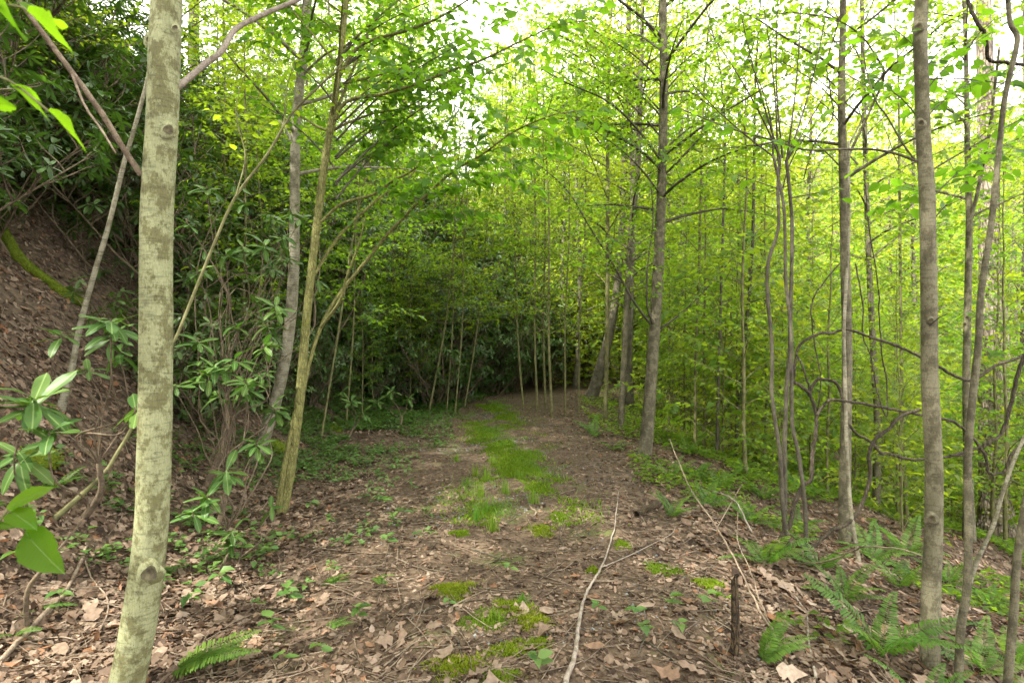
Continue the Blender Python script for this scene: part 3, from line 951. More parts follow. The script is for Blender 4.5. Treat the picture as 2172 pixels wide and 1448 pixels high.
def knot(trunk, base, p, r, rng, collar=1.0):
    """branch scar on the camera side of a trunk: a raised collar round a sunken dark eye"""
    out = nrm(np.array([-p[0] * 0.6, -p[1], 0.0])); s = np.cross(out, UP)
    ring, sides = 7, 14
    prof = [(1.9, -0.35), (1.45, 0.12), (1.05, 0.42), (0.75, 0.36), (0.5, 0.02), (0.25, -0.18), (0.02, -0.22)]
    V = []
    for a_, h_ in prof:
        for k in range(sides):
            t = 2 * math.pi * k / sides
            j = 1 + 0.12 * math.sin(3 * t + a_ * 2) + rng.uniform(-0.05, 0.05)
            V.append(p - base + s * math.cos(t) * a_ * r * j + UP * math.sin(t) * a_ * r * 1.1 * j + out * h_ * r * collar)
    Q = [(i * sides + k, i * sides + (k + 1) % sides, (i + 1) * sides + (k + 1) % sides, (i + 1) * sides + k) for i in range(ring - 1) for k in range(sides)]
    b = Buf(); b.add(np.array(V), None, Q[:2 * sides])
    o = part('knot', b.mesh('knot', trunk.data.materials[0]), trunk)
    b2 = Buf(); V2 = np.array(V)[2 * sides:]
    b2.add(V2, None, np.array(Q[2 * sides:]) - 2 * sides)
    part('knot_eye', b2.mesh('knot_eye', M['knot']), trunk)


rng = np.random.RandomState(21)
# front left trunk with its two dead branches
e, tr_, base, line, rad = hero('maple_tree', 'thick pale trunk blotched with olive lichen, nearest at left', [(353, 0, 73), (345, 240, 75), (332, 483, 77), (331, 724, 78), (327, 966, 80), (320, 1130, 80), (298, 1300, 85), (270, 1448, 88)],
     2.35, 'bark_front', 11.0, 28, dict(z0=4.2, n=18, len=3.0, up=25, sub_gap=0.26, gap=0.075), [
     dict(pts=[(300, 372, 2.35), (262, 315, 2.3), (222, 250, 2.25), (180, 190, 2.2), (120, 110, 2.14), (62, 32, 2.08), (10, -40, 2.02)], w=15, w1=10, leaf=False, bark='dead_brown', name='dead_branch',
          spurs=[[(150, 150, 2.17), (180, 225, 2.16), (215, 275, 2.15), (245, 325, 2.14)]]),
     dict(pts=[(370, 190, 2.36), (395, 170, 2.39), (432, 138, 2.42), (470, 108, 2.45), (500, 62, 2.5), (560, 30, 2.55), (630, 0, 2.6), (720, -45, 2.65)], w=17, w1=9, leaf=False, bark='dead_pale', name='dead_branch')],
     seed=1, rough=0.012, flare=1.15)
for kx, ky, kr in ((322, 86, 0.026), (358, 276, 0.026), (312, 738, 0.016), (318, 1215, 0.040), (372, 60, 0.014)):
    k = int(np.argmin(np.abs((724 - (line[:, 2] - EYE) / line[:, 1] * F) - ky)))
    p = at(kx, ky, line[k, 1])
    dx = p[0] - line[k, 0]
    p[1] = line[k, 1] - math.sqrt(max(rad[k] ** 2 - dx * dx, (0.35 * rad[k]) ** 2)) * 0.97
    p = at(kx, ky, p[1])
    knot(tr_, base, p, kr * 0.68, rng, 0.5)

hero('striped_sapling', 'thin whitish banded stem leaning on the bare bank behind the thick front trunk', [(318, 140, 9), (305, 200, 10), (280, 290, 11), (262, 350, 12), (230, 480, 13), (200, 580, 14), (170, 690, 15), (150, 790, 17)], 4.4, 'bark_birch', 6.5, 10,
     dict(z0=4.4, n=9, len=1.2), seed=2)
hero('leaning_sapling', 'long yellow-green stem slanting up right behind the thick front trunk', [(740, 120, 3), (690, 170, 4), (620, 240, 5), (567, 327, 6), (500, 417, 7), (460, 503, 7), (410, 626, 8), (370, 723, 8), (287, 893, 9), (247, 963, 10), (212, 1012, 11)], (3.7, 4.4), 'bark_sapling', 0, 10,
     None, [dict(pts=[(620, 240, 4.3), (660, 200, 4.2), (720, 150, 4.1), (800, 120, 4.0)], w=5, lsize=0.075), dict(pts=[(567, 327, 4.2), (600, 270, 4.3), (610, 180, 4.4), (640, 100, 4.5)], w=5, lsize=0.075),
            dict(pts=[(500, 417, 4.1), (520, 330, 4.2), (500, 240, 4.3), (520, 150, 4.4)], w=4, lsize=0.075)], seed=3)
hero('birch_tree', 'pale banded trunk beside the forked yellow stem, curving left at its foot', [(652, 0, 21), (645, 100, 22), (632, 220, 22), (626, 330, 23), (625, 450, 23), (622, 600, 26), (608, 740, 27), (585, 850, 28), (560, 930, 29), (540, 985, 30)], 6.0, 'bark_birch', 12.0, 14,
     dict(z0=3.2, n=32, len=2.6, sub_gap=0.18), [dict(pts=[(640, 160, 6), (700, 110, 5.8), (760, 100, 5.6)], w=7, lsize=0.08)], seed=4)

# forked yellow-green sapling whose long limbs arch over the track
e, tr_, base, line, rad = hero('forked_sapling', 'yellow-green double stem rooted beside the track, limbs arching over it', [(738, -30, 10), (735, 0, 11), (715, 180, 14), (688, 350, 18), (672, 480, 19), (660, 580, 19), (648, 700, 20), (635, 850, 23), (615, 1000, 24), (592, 1115, 28)], 4.75, 'bark_yellow', 7.0, 14,
     dict(z0=3.2, n=26, len=2.2), [
     dict(pts=[(640, 845, 4.75), (656, 770, 4.78), (680, 695, 4.8), (715, 630, 4.85), (771, 560, 4.8), (817, 503, 4.7), (851, 467, 4.6), (884, 433, 4.5), (937, 383, 4.35), (977, 353, 4.2), (1024, 327, 4.05), (1077, 287, 3.9), (1124, 263, 3.8), (1190, 240, 3.7), (1290, 235, 3.6)], w=10, w1=2, t0=0.42, lsize=0.095, sub_len=0.27, gap=0.036, sub_gap=0.075),
     dict(pts=[(690, 340, 4.75), (724, 225, 4.6), (811, 200, 4.5), (887, 177, 4.4), (964, 147, 4.25), (1024, 127, 4.1), (1100, 90, 4.0), (1180, 55, 3.9), (1270, 40, 3.8)], w=10, w1=2, t0=0.15, lsize=0.092, sub_len=0.28, gap=0.042, sub_gap=0.10),
     dict(pts=[(718, 165, 4.75), (764, 97, 4.65), (857, 67, 4.5), (911, 47, 4.4), (957, 23, 4.3), (1010, -10, 4.2), (1080, -40, 4.1)], w=9, w1=2, t0=0.12, lsize=0.092, sub_len=0.3, gap=0.042, sub_gap=0.10),
     dict(pts=[(672, 480, 4.75), (724, 433, 4.7), (791, 413, 4.6), (834, 383, 4.5), (867, 367, 4.4), (911, 337, 4.3), (957, 320, 4.2), (1010, 285, 4.1)], w=8, w1=2, t0=0.3, lsize=0.08, sub_len=0.22, gap=0.05, sub_gap=0.13),
     dict(pts=[(662, 590, 4.75), (720, 500, 4.85), (804, 420, 4.9), (857, 387, 5.0), (930, 300, 5.1), (980, 220, 5.2)], w=9, w1=2, t0=0.35, lsize=0.08, sub_len=0.22),
     dict(pts=[(680, 695, 4.8), (720, 640, 4.6), (735, 590, 4.5), (760, 520, 4.4), (775, 460, 4.35)], w=8, w1=3, t0=0.6, lsize=0.085, sub_len=0.2),
     *limbs(712, 4.75, 402, ((830, 120), (900, 40), (960, 90), (1010, 180), (860, 230), (930, 260), (1090, 130), (800, 300), (560, 90), (520, 200), (1000, 10), (1060, 50), (1130, 10), (1170, 90), (940, -10), (850, 10)), w=5, lsize=0.085),
     dict(pts=[(700, 270, 4.75), (760, 120, 4.9), (800, 30, 5.0), (830, -60, 5.1)], w=9, w1=3, lsize=0.08, sub_len=0.25),
     dict(pts=[(590, 1118, 4.72), (592, 1060, 4.70), (603, 990, 4.70), (618, 910, 4.72), (632, 850, 4.75)], w=16, w1=8, leaf=False, name='side_stem')], seed=5, leafmat='broad', wr=0.52)

hero('grey_maple_tree', 'straight mottled trunk rising from the right edge of the track in mid view', [(1405, 0, 17), (1408, 160, 19), (1405, 330, 20), (1400, 480, 23), (1397, 560, 25), (1390, 680, 25), (1384, 760, 26), (1377, 860, 28), (1371, 930, 31), (1364, 985, 36)], 7.2, 'bark_grey', 13.0, 16,
     dict(z0=2.8, n=46, len=3.0, up=25, bark='bark_dark', sub_gap=0.17), [
     dict(pts=[(1382, 690, 7.2), (1345, 640, 7.1), (1300, 560, 7.0), (1250, 480, 6.9), (1200, 400, 6.8), (1130, 340, 6.7)], w=6, w1=2, bark='bark_dark', lsize=0.08),
     dict(pts=[(1384, 685, 7.1), (1372, 640, 7.0), (1374, 560, 6.9), (1385, 470, 6.9), (1380, 380, 6.8)], w=5, w1=2, bark='bark_dark', lsize=0.08),
     dict(pts=[(1402, 340, 7.2), (1340, 260, 7.0), (1280, 210, 6.9), (1200, 175, 6.8), (1120, 130, 6.7)], w=6, w1=2, bark='bark_dark'),
     dict(pts=[(1410, 370, 7.2), (1450, 330, 7.0), (1520, 250, 6.9), (1570, 160, 6.8), (1600, 90, 6.7)], w=6, w1=2, bark='bark_dark'),
     *limbs(1404, 7.2, 401, ((1330, 20), (1250, 60), (1180, 120), (1120, 40), (1290, 160), (1080, 200), (1220, 250), (1480, 20), (1540, 90), (1610, 30), (1500, 190), (1580, 210), (1330, 300), (1460, 290))),
     dict(pts=[(1396, 700, 7.2), (1450, 660, 7.1), (1500, 610, 7.0), (1560, 540, 6.9)], w=5, w1=2, bark='bark_dark')], seed=6, wr=0.62)
hero('slim_tree', 'slim upright trunk just behind the mottled mid-view trunk', [(1362, 60, 10), (1358, 200, 11), (1354, 350, 12), (1338, 500, 13), (1329, 650, 13), (1322, 800, 14), (1316, 920, 16)], 9.5, 'bark_grey', 12.0, 10, dict(z0=2.8, n=36, len=2.4), limbs(1358, 9.5, 404, ((1280, 20), (1200, 60), (1130, 20), (1240, 130), (1420, 60), (1460, 140), (1180, 190)), w=4), seed=7)
hero('slim_tree', 'slender straight stem at the track edge, left of the slim upright trunk', [(1292, 100, 7), (1289, 300, 8), (1289, 483, 9), (1288, 680, 9), (1286, 800, 10), (1283, 915, 11)], 10.0, 'bark_sapling', 11.0, 10, dict(z0=2.2, n=36, len=2.2), limbs(1289, 10.0, 405, ((1210, 10), (1120, 70), (1050, 20), (1160, 140), (1060, 150), (1340, 90)), w=3.5), seed=8)
hero('leaning_dark_tree', 'dark leaning old trunk behind the slender stems beyond the track edge', [(1330, 180, 13), (1322, 400, 15), (1317, 520, 16), (1305, 640, 19), (1290, 720, 22), (1265, 810, 27), (1240, 885, 34)], 14.0, 'bark_far', 16.0, 10, dict(z0=5.0, n=22, len=2.6, sub_gap=0.28, gap=0.07), seed=9)
for i, (tx, bx, by, w, dd, lab) in enumerate((
        (1075, 1112, 889, 6, 11.5, 'thin sapling nearest the bend, first of the clump at the track edge'),
        (1128, 1141, 893, 7, 11.2, 'yellow-stemmed sapling second from the bend in the track edge clump'),
        (1150, 1158, 886, 7, 11.7, 'thin sapling in the middle of the clump at the track edge'),
        (1155, 1172, 908, 8, 10.4, 'tallest yellow-stemmed sapling in the clump at the track edge'),
        (1205, 1200, 905, 5, 10.5, 'very thin sapling at the outer side of the track edge clump'),
        (1242, 1228, 890, 6, 11.4, 'thin sapling between the track edge clump and the dark leaning trunk'))):
    w *= 0.78
    hero('clump_sapling', lab, [(tx, 250, w * 0.5), ((tx * 2 + bx) / 3 + 4, 480, w * 0.7), ((tx + bx * 2) / 3 - 3, 690, w * 0.9), (bx, by, w)], dd, 'bark_sapling', 7.0, 8, dict(z0=1.5, n=28, len=1.5, sub_gap=0.14), seed=20 + i, cat='sapling', group='saplings in the track edge clump')
for i, (tx, bx, by, w, dd, lab) in enumerate((
        (790, 680, 935, 9, 8.0, 'thin pale stem right of the forked yellow stem, by the mossy stone'),
        (770, 735, 885, 8, 9.4, 'straight thin stem on the bank foot above the ground cover'),
        (1000, 912, 862, 9, 11.6, 'yellowish stem rising from the ground cover below the dark thicket'),
        (975, 948, 866, 6, 11.4, 'left of two thin stems close together beside the ground cover'),
        (1000, 966, 868, 6, 11.2, 'right of two thin stems close together beside the ground cover'),
        (840, 833, 858, 7, 11.8, 'upright thin stem against the dark thicket'),
        (1060, 985, 866, 7, 11.9, 'thin slanting stem at the end of the dark thicket'))):
    w *= 0.62
    hero('bank_sapling', lab, [(tx, 300, w * 0.5), ((tx * 2 + bx) / 3 - 4, 500, w * 0.7), ((tx + bx * 2) / 3 + 3, 690, w * 0.9), (bx, by, w)], dd, 'bark_sapling', 7.0, 8, dict(z0=1.7, n=32, len=1.8, up=18, sub_gap=0.13), seed=30 + i, cat='sapling', group='saplings at the foot of the bank')

hero('smooth_tree', 'olive-grey trunk wound by a pale stem, on the right slope', [(1788, 0, 15), (1785, 200, 18), (1790, 400, 22), (1793, 560, 23), (1797, 760, 24), (1793, 960, 27), (1791, 1175, 31)], 5.3, 'bark_grey', 10.5, 14,
     dict(z0=2.9, n=30, len=2.2, bark='bark_dark'), [
     *limbs(1788, 5.3, 403, ((1700, 40), (1640, 120), (1560, 60), (1720, 200), (1860, 60), (1900, 140), (1600, 230)), w=4, lsize=0.085),
     dict(pts=[(1800, 330, 5.1), (1850, 225, 5.0), (1875, 160, 4.9), (1858, 120, 4.8), (1820, 70, 4.7), (1740, 20, 4.6)], w=7, w1=3, bark='bark_grey', lsize=0.09)], seed=40, wr=0.6)
hero('pale_twining_stem', 'thin pale stem curving up against the olive-grey trunk', [(1800, 300, 6), (1801, 480, 7), (1795, 600, 8), (1790, 700, 8), (1792, 800, 9), (1797, 966, 9), (1806, 1090, 10), (1822, 1190, 11), (1845, 1300, 12)], 4.5, 'bark_birch', 0, 9, None, [
     dict(pts=[(1800, 310, 4.5), (1830, 250, 4.5), (1870, 160, 4.5), (1885, 150, 4.45), (1940, 120, 4.4)], w=5, w1=2, lsize=0.09, t0=0.3)], seed=41, cat='stem', leafmat='broad', wr=0.62)
hero('grey_tree', 'mid-sized grey trunk behind the olive-grey trunk, leaning slightly left', [(1828, 0, 10), (1831, 150, 11), (1836, 350, 12), (1843, 550, 14), (1853, 760, 16), (1861, 900, 17), (1858, 1105, 21)], 8.0, 'bark_grey', 11.0, 12, dict(z0=2.4, n=36, len=2.4), seed=42)
e, tr_, base, line, rad = hero('smooth_tree', 'straight grey mottled trunk nearest at right, ferns round its foot', [(1955, 0, 33), (1956, 200, 34), (1960, 320, 36), (1966, 400, 38), (1970, 600, 39), (1972, 800, 41), (1977, 900, 42), (1981, 1000, 42), (1980, 1130, 44), (1975, 1250, 46), (1971, 1448, 49)], 3.0, 'bark_mottled', 9.0, 22,
     dict(z0=3.9, n=14, len=2.2), [
     dict(pts=[(1945, 342, 3.0), (1900, 326, 3.02), (1848, 317, 3.05), (1781, 317, 3.1), (1708, 318, 3.15), (1648, 300, 3.2), (1548, 272, 3.3), (1448, 233, 3.4)], w=8, w1=3, leaf=True, bark='bark_dark', t0=0.55, sub_len=0.16, lsize=0.075),
     dict(pts=[(1945, 345, 3.0), (1915, 305, 3.0), (1880, 245, 3.05), (1858, 215, 3.05), (1838, 150, 3.1), (1828, 90, 3.15)], w=5, w1=2, bark='bark_dark', t0=0.5, sub_len=0.3, lsize=0.08),
     dict(pts=[(1970, 365, 3.0), (2020, 335, 3.0), (2081, 300, 3.0), (2148, 262, 3.0), (2230, 220, 3.0)], w=5, w1=2, bark='bark_dark', t0=0.4, lsize=0.085),
     dict(pts=[(1962, 170, 3.0), (2010, 166, 3.0), (2081, 171, 3.0), (2172, 186, 3.0)], w=5, w1=2, bark='bark_dark', t0=0.4, lsize=0.085),
     *limbs(1958, 3.0, 406, ((2050, 60), (2110, 150), (2020, 110), (1880, 50), (1860, 170), (2140, 300), (2080, 380), (2150, 40)), w=4, lsize=0.085),
     dict(pts=[(1972, 690, 2.96), (1990, 675, 2.9), (2010, 665, 2.85)], w=4, w1=2, leaf=False, bark='bark_dark')], seed=43, rough=0.012, leafmat='broad', wr=0.62)
rng = np.random.RandomState(22)
for kx, ky, kr in ((1948, 58, 0.016), (1953, 262, 0.014), (1975, 680, 0.012), (1976, 1100, 0.018)):
    k = int(np.argmin(np.abs((724 - (line[:, 2] - EYE) / line[:, 1] * F) - ky)))
    p = at(kx, ky, line[k, 1]); dx = p[0] - line[k, 0]
    p = at(kx, ky, line[k, 1] - math.sqrt(max(rad[k] ** 2 - dx * dx, (0.35 * rad[k]) ** 2)) * 0.97)
    knot(tr_, base, p, kr, rng, 0.8)
hero('crooked_tree', 'crooked grey stem right of the straight mottled trunk, kinked near its top', [(2136, -20, 12), (2138, 0, 12), (2143, 50, 13), (2157, 76, 14), (2154, 110, 14), (2131, 210, 14), (2118, 330, 15), (2102, 480, 16), (2081, 620, 17), (2076, 720, 18), (2068, 800, 19), (2058, 900, 19), (2052, 1000, 20), (2054, 1130, 20), (2051, 1250, 21), (2038, 1330, 22), (2033, 1448, 23)], 2.8, 'bark_grey', 6.5, 14,
     dict(z0=3.6, n=8, len=1.6), seed=44, rough=0.02, leafmat='broad', wr=0.62)
hero('crooked_tree', 'bent grey stem leaning in from the frame edge at lower right', [(2240, 700, 15), (2205, 900, 18), (2172, 1090, 20), (2156, 1200, 21), (2150, 1300, 22), (2141, 1400, 23), (2135, 1470, 24)], 2.7, 'bark_grey', 5.0, 14, dict(z0=3.0, n=6, len=1.4), seed=45, rough=0.02)
hero('pale_curved_sapling', 'smooth pale stem curving up right from behind the crooked grey stem', [(2200, 860, 8), (2155, 966, 9), (2128, 1040, 10), (2108, 1110, 11), (2088, 1155, 11), (2068, 1200, 12), (2045, 1275, 13), (2028, 1315, 13), (2018, 1360, 14)], 3.4, 'bark_birch', 4.0, 10, dict(z0=2.6, n=5, len=1.0), seed=46, cat='sapling')
hero('oak_tree', 'massive rough-barked trunk in sun far down the slope at right', [(2092, 250, 42), (2098, 480, 50), (2102, 683, 56), (2105, 800, 66), (2110, 1000, 74), (2112, 1080, 82)], 11.5, 'bark_rough', 17.0, 22, dict(z0=8.0, n=16, len=4.0, sub_gap=0.32, gap=0.09), seed=47, rough=0.06, leaf=0.11)
hero('oak_tree', 'rough dark trunk at the frame edge beside the massive sunlit one', [(2190, 300, 40), (2186, 700, 48), (2180, 900, 54), (2176, 1050, 60)], 12.5, 'bark_rough', 17.0, 18, dict(z0=9.0, n=12, len=4.0, sub_gap=0.32, gap=0.09), seed=48, rough=0.06, leaf=0.11)
hero('forked_tree', 'grey trunk between the straight mottled trunk and the crooked stem, forked high up', [(2049, 120, 11), (2051, 260, 13), (2054, 400, 16), (2056, 483, 17), (2050, 780, 19), (2051, 900, 20), (2053, 1000, 22)], 6.5, 'bark_grey', 9.5, 12,
     dict(z0=2.8, n=26, len=2.1), [*limbs(2052, 6.5, 407, ((1980, 60), (1920, 140), (2110, 40), (2150, 120), (2000, 220), (2120, 260)), w=4), dict(pts=[(2055, 480, 6.5), (2075, 400, 6.4), (2095, 300, 6.3), (2105, 230, 6.2), (2120, 100, 6.1)], w=10, w1=5, lsize=0.085)], seed=49)
hero('slim_tree', 'thin upright stem between the grey trunk and the straight mottled one', [(1906, 200, 5), (1909, 483, 7), (1911, 700, 7), (1915, 920, 8), (1920, 1030, 9)], 8.0, 'bark_sapling', 8.0, 9, dict(z0=2.4, n=16, len=1.6), seed=50)
hero('slim_tree', 'thin dark-stemmed tree left of the vine tangle, in the sunny thicket', [(1600, 300, 6), (1596, 520, 8), (1582, 700, 9), (1566, 860, 10), (1562, 960, 11)], 8.6, 'bark_dark', 9.0, 9, dict(z0=2.0, n=20, len=1.7), seed=51)
hero('slim_tree', 'thin upright stem in the sunny thicket beside the mottled mid-view trunk', [(1490, 250, 5), (1484, 520, 6), (1476, 760, 7), (1474, 960, 8)], 8.8, 'bark_sapling', 8.0, 9, dict(z0=1.6, n=22, len=1.5), seed=52)
hero('slim_tree', 'faint slim stem in the sunny thicket, midway to the vine tangle', [(1538, 300, 5), (1530, 600, 6), (1524, 800, 7), (1520, 985, 8)], 8.2, 'bark_dark', 7.5, 9, dict(z0=1.8, n=18, len=1.5), seed=53)

# multi-stemmed shrub, dark stems fanning out at the top
e, tr_, base, line, rad = hero('spicebush', 'dark many-stemmed shrub fanning out under the open sky, right of centre', [(1655, 330, 7), (1650, 400, 8), (1651, 483, 8), (1629, 560, 9), (1629, 640, 9), (1635, 700, 9), (1638, 760, 9), (1637, 830, 9), (1648, 920, 9), (1655, 966, 10), (1661, 1080, 10), (1678, 1180, 11), (1690, 1235, 11), (1702, 1285, 12)], 4.4, 'bark_dark', 0, 9, None, [
     dict(pts=[(1662, 1180, 4.6), (1665, 1060, 4.6), (1664, 950, 4.6), (1668, 830, 4.6), (1675, 740, 4.6), (1678, 600, 4.6), (1680, 483, 4.6), (1676, 420, 4.6), (1668, 340, 4.6)], w=11, w1=7, leaf=False, bark='bark_dark', name='stem'),
     dict(pts=[(1714, 1285, 4.2), (1711, 1200, 4.2), (1708, 1080, 4.2), (1695, 970, 4.2), (1681, 900, 4.2), (1679, 800, 4.2), (1678, 700, 4.2), (1667, 600, 4.2), (1665, 483, 4.2), (1660, 420, 4.2), (1640, 330, 4.2)], w=11, w1=6, leaf=False, bark='bark_dark', name='stem')]
     + [dict(pts=[(bx, by, 4.4), ((bx * 2 + tx) / 3 + j, by - (by - ty) * 0.33, 4.35), ((bx + tx * 2) / 3 + j, by - (by - ty) * 0.66, 4.3), (tx, ty, 4.25)], w=w, w1=1.6, t0=0.3, sub_len=0.22, lsize=0.085, gap=0.075, sub_gap=0.24) for bx, by, tx, ty, w, j in (
         (1655, 335, 1500, 60, 5, 10), (1655, 335, 1560, -30, 5, -6), (1650, 340, 1610, -40, 5, 8), (1660, 335, 1655, -50, 5, -10), (1668, 345, 1700, -40, 5, 6), (1668, 345, 1760, -30, 5, 10),
         (1640, 332, 1470, 180, 4, -8), (1660, 400, 1730, 260, 4, -10), (1640, 332, 1585, 120, 4, 14), (1668, 345, 1810, 90, 4, 0), (1650, 400, 1560, 370, 3, 0), (1676, 420, 1770, 400, 3, 6))], seed=54, cat='shrub', leafmat='broad', wr=0.6, leaf=0.085)


# vines
def vine(label, segs, d, seed):
    rng = np.random.RandomState(seed)
    allp = [at(x, y, d if np.isscalar(d) else d[0] + (d[1] - d[0]) * i / max(1, len(segs[0][0]) - 1)) for i, (x, y) in enumerate(segs[0][0])]
    low = min(allp, key=lambda p: p[2])
    base = np.array([low[0], low[1], low[2]])
    e = tag(empty('grapevine', base), label, 'vine', 'vines looping between the right-hand stems')
    for k, (pts, w0, w1) in enumerate(segs):
        P = np.array([at(x, y, d if np.isscalar(d) else d[0] + (d[1] - d[0]) * i / max(1, len(pts) - 1)) for i, (x, y) in enumerate(pts)])
        P[1:-1] += rng.normal(0, 0.012, P[1:-1].shape)
        S = smooth_line(P, 7 * len(P))
        S = S + rng.normal(0, 0.0018, S.shape)
        dm = d if np.isscalar(d) else 0.5 * (d[0] + d[1])
        b = Buf(); tube(b, S, np.linspace(w0, w1, len(S)) * 0.42 * dm / F, 8, rough=0.13, rng=rng)
        part('vine_stem', b.mesh('vine_stem', M['bark_vine'], base), e)
    return e


vine('upper brown vine arching over between the stems at right', [([(1683, 812), (1681, 770), (1701, 725), (1731, 708), (1765, 701), (1798, 702), (1848, 712), (1898, 728), (1948, 757), (1988, 778), (2031, 800), (2058, 805), (2081, 798), (2115, 780), (2141, 762), (2190, 745)], 6.5, 7.5)], 4.7, 1)
vine('thickest vine, rising in a hooked loop from the ferny ground', [([(1610, 1150), (1635, 1157), (1665, 1110), (1681, 1065), (1705, 1040), (1718, 1015), (1725, 966), (1733, 910), (1731, 870), (1718, 835), (1701, 818), (1681, 808)], 12, 8),
      ([(1718, 838), (1722, 822), (1731, 812), (1748, 806), (1768, 812), (1781, 828), (1790, 860), (1801, 890), (1821, 920), (1841, 940), (1865, 955), (1891, 968), (1940, 976), (2015, 968), (2065, 962)], 8, 6),
      ([(1718, 830), (1700, 780), (1690, 750)], 5, 4)], 4.6, 2)
vine('vine bridging across behind the straight mottled trunk', [([(1733, 880), (1748, 853), (1775, 846), (1808, 852), (1865, 865), (1915, 873), (1948, 873), (1998, 885), (2031, 898), (2065, 930), (2088, 965), (2100, 1000), (2130, 990), (2150, 960), (2190, 930)], 7, 7)], 4.5, 3)
vine('dark vine sagging in a long swag down to the ground', [([(1950, 868), (1908, 882), (1881, 905), (1858, 935), (1848, 966), (1845, 1005), (1831, 1060), (1808, 1095), (1781, 1115), (1758, 1130), (1731, 1155), (1701, 1160), (1648, 1160), (1600, 1150)], 8, 11)], 4.5, 4)
vine('vine hanging in from the frame edge towards the sunlit trunk', [([(2200, 730), (2165, 775), (2141, 880), (2125, 920), (2098, 935), (2075, 945), (2015, 966)], 10, 6)], 3.9, 5)
vine('reddish vine loop drooping from the top right corner', [([(2050, -40), (2058, 0), (2065, 55), (2081, 90), (2108, 122), (2131, 130), (2172, 136), (2220, 130)], 9, 8)], 3.2, 6)
for i, (pts, dd, lab) in enumerate((
        ([(1790, 0), (1770, 60), (1755, 130), (1760, 190), (1768, 250), (1740, 290), (1715, 330), (1705, 380)], 4.6, 'thin black vine dangling beside the top of the olive-grey trunk'),
        ([(1815, 560), (1825, 650), (1838, 710), (1850, 760), (1862, 830), (1880, 880), (1885, 810), (1870, 760), (1868, 690), (1860, 600), (1845, 480), (1835, 380)], 4.8, 'thin dark vine looping between the olive-grey and straight trunks'),
        ([(1780, 560), (1745, 600), (1728, 640), (1726, 720), (1730, 800), (1735, 870)], 4.7, 'thin vine hanging above the hooked loop of the thickest one'))):
    vine(lab, [(pts, 3.5, 3)], dd, 10 + i)

# ------------------------------------------------------------------ mossy log and stones on the bank
rng = np.random.RandomState(31)
lp = [ground_at(x, y, 3.0) + np.array([0, 0, 0.03]) for x, y in ((0, 492), (43, 560), (100, 605), (133, 630), (176, 652))]
ld = nrm(lp[0] - lp[1]); lp = [lp[0] + ld * 0.7] + lp
S = smooth_line(np.array(lp), 30)
base = S[-1].copy()
e = tag(empty('mossy_log', base), 'fallen log furred with moss lying down the bare bank', 'log')
b = Buf(); tube(b, S, np.linspace(0.065, 0.05, 30), 12, rough=0.14, rng=rng)
part('log_body', b.mesh('log_body', M['moss_soil'], base), e)
lv = Leaves()
n = 2600
k = rng.randint(0, 29, n); f = rng.rand(n)[:, None]
c = S[k] * (1 - f) + S[k + 1] * f
ax = nrm(S[k + 1] - S[k])
o = nrm(np.cross(ax, rng.normal(0, 1, (n, 3)))); o[:, 2] = np.abs(o[:, 2]); o = nrm(o)
keep = rng.rand(n) < np.clip(o[:, 2] + 0.3, 0, 1)
c, o = c[keep], o[keep]
lv.add(c + o * 0.053, nrm(o + rng.normal(0, 0.4, o.shape)), nrm(rng.normal(0, 1, o.shape)), rng.uniform(0.012, 0.028, len(c)), 0.006)
b = Buf(); lv.build(b, rng, 'lo'); part('moss', b.mesh('log_moss', M['moss'], base), e, kind='stuff')


def stone(label, px, py, w, seed, mossy=True):
    rng = np.random.RandomState(seed)
    g = ground_at(px, py)
    r = 0.5 * w * g[1] / F
    n1, n2 = 9, 14
    V = []
    for i in range(n1 + 1):
        th = math.pi * i / n1
        for j in range(n2):
            ph = 2 * math.pi * j / n2
            k = 1 + 0.16 * math.sin(2.1 * ph + seed) * math.sin(th) + 0.12 * math.cos(3 * th + ph) + rng.uniform(-0.05, 0.05)
            V.append((r * k * math.sin(th) * math.cos(ph), r * 0.9 * k * math.sin(th) * math.sin(ph), r * 0.62 * k * math.cos(th)))
    Q = [(i * n2 + j, (i + 1) * n2 + j, (i + 1) * n2 + (j + 1) % n2, i * n2 + (j + 1) % n2) for i in range(n1) for j in range(n2)]
    e = tag(empty('mossy_stone', g), label, 'stone')
    b = Buf(); b.add(np.array(V), None, Q)
    part('stone_body', b.mesh('stone_body', M['moss_soil']), e)
    V = np.array(V); n = 700
    p = V[rng.randint(n2, len(V) - n2, n)] * rng.uniform(0.97, 1.02, (n, 1)) + rng.normal(0, r * 0.10, (n, 3))
    lv = Leaves(); lv.add(p, nrm(p + rng.normal(0, r * 0.4, (n, 3))), nrm(rng.normal(0, 1, (n, 3))), rng.uniform(0.012, 0.03, n), 0.007)
    b = Buf(); lv.build(b, rng, 'lo'); part('moss', b.mesh('stone_moss', M['moss']), e, kind='stuff')


stone('small moss-covered stone at the foot of the bank', 706, 912, 32, 1)
stone('larger moss-covered stone behind the forked yellow stem', 580, 950, 52, 2)
stone('moss-covered stone under the big rhododendron rosette at far left', 80, 975, 80, 3)

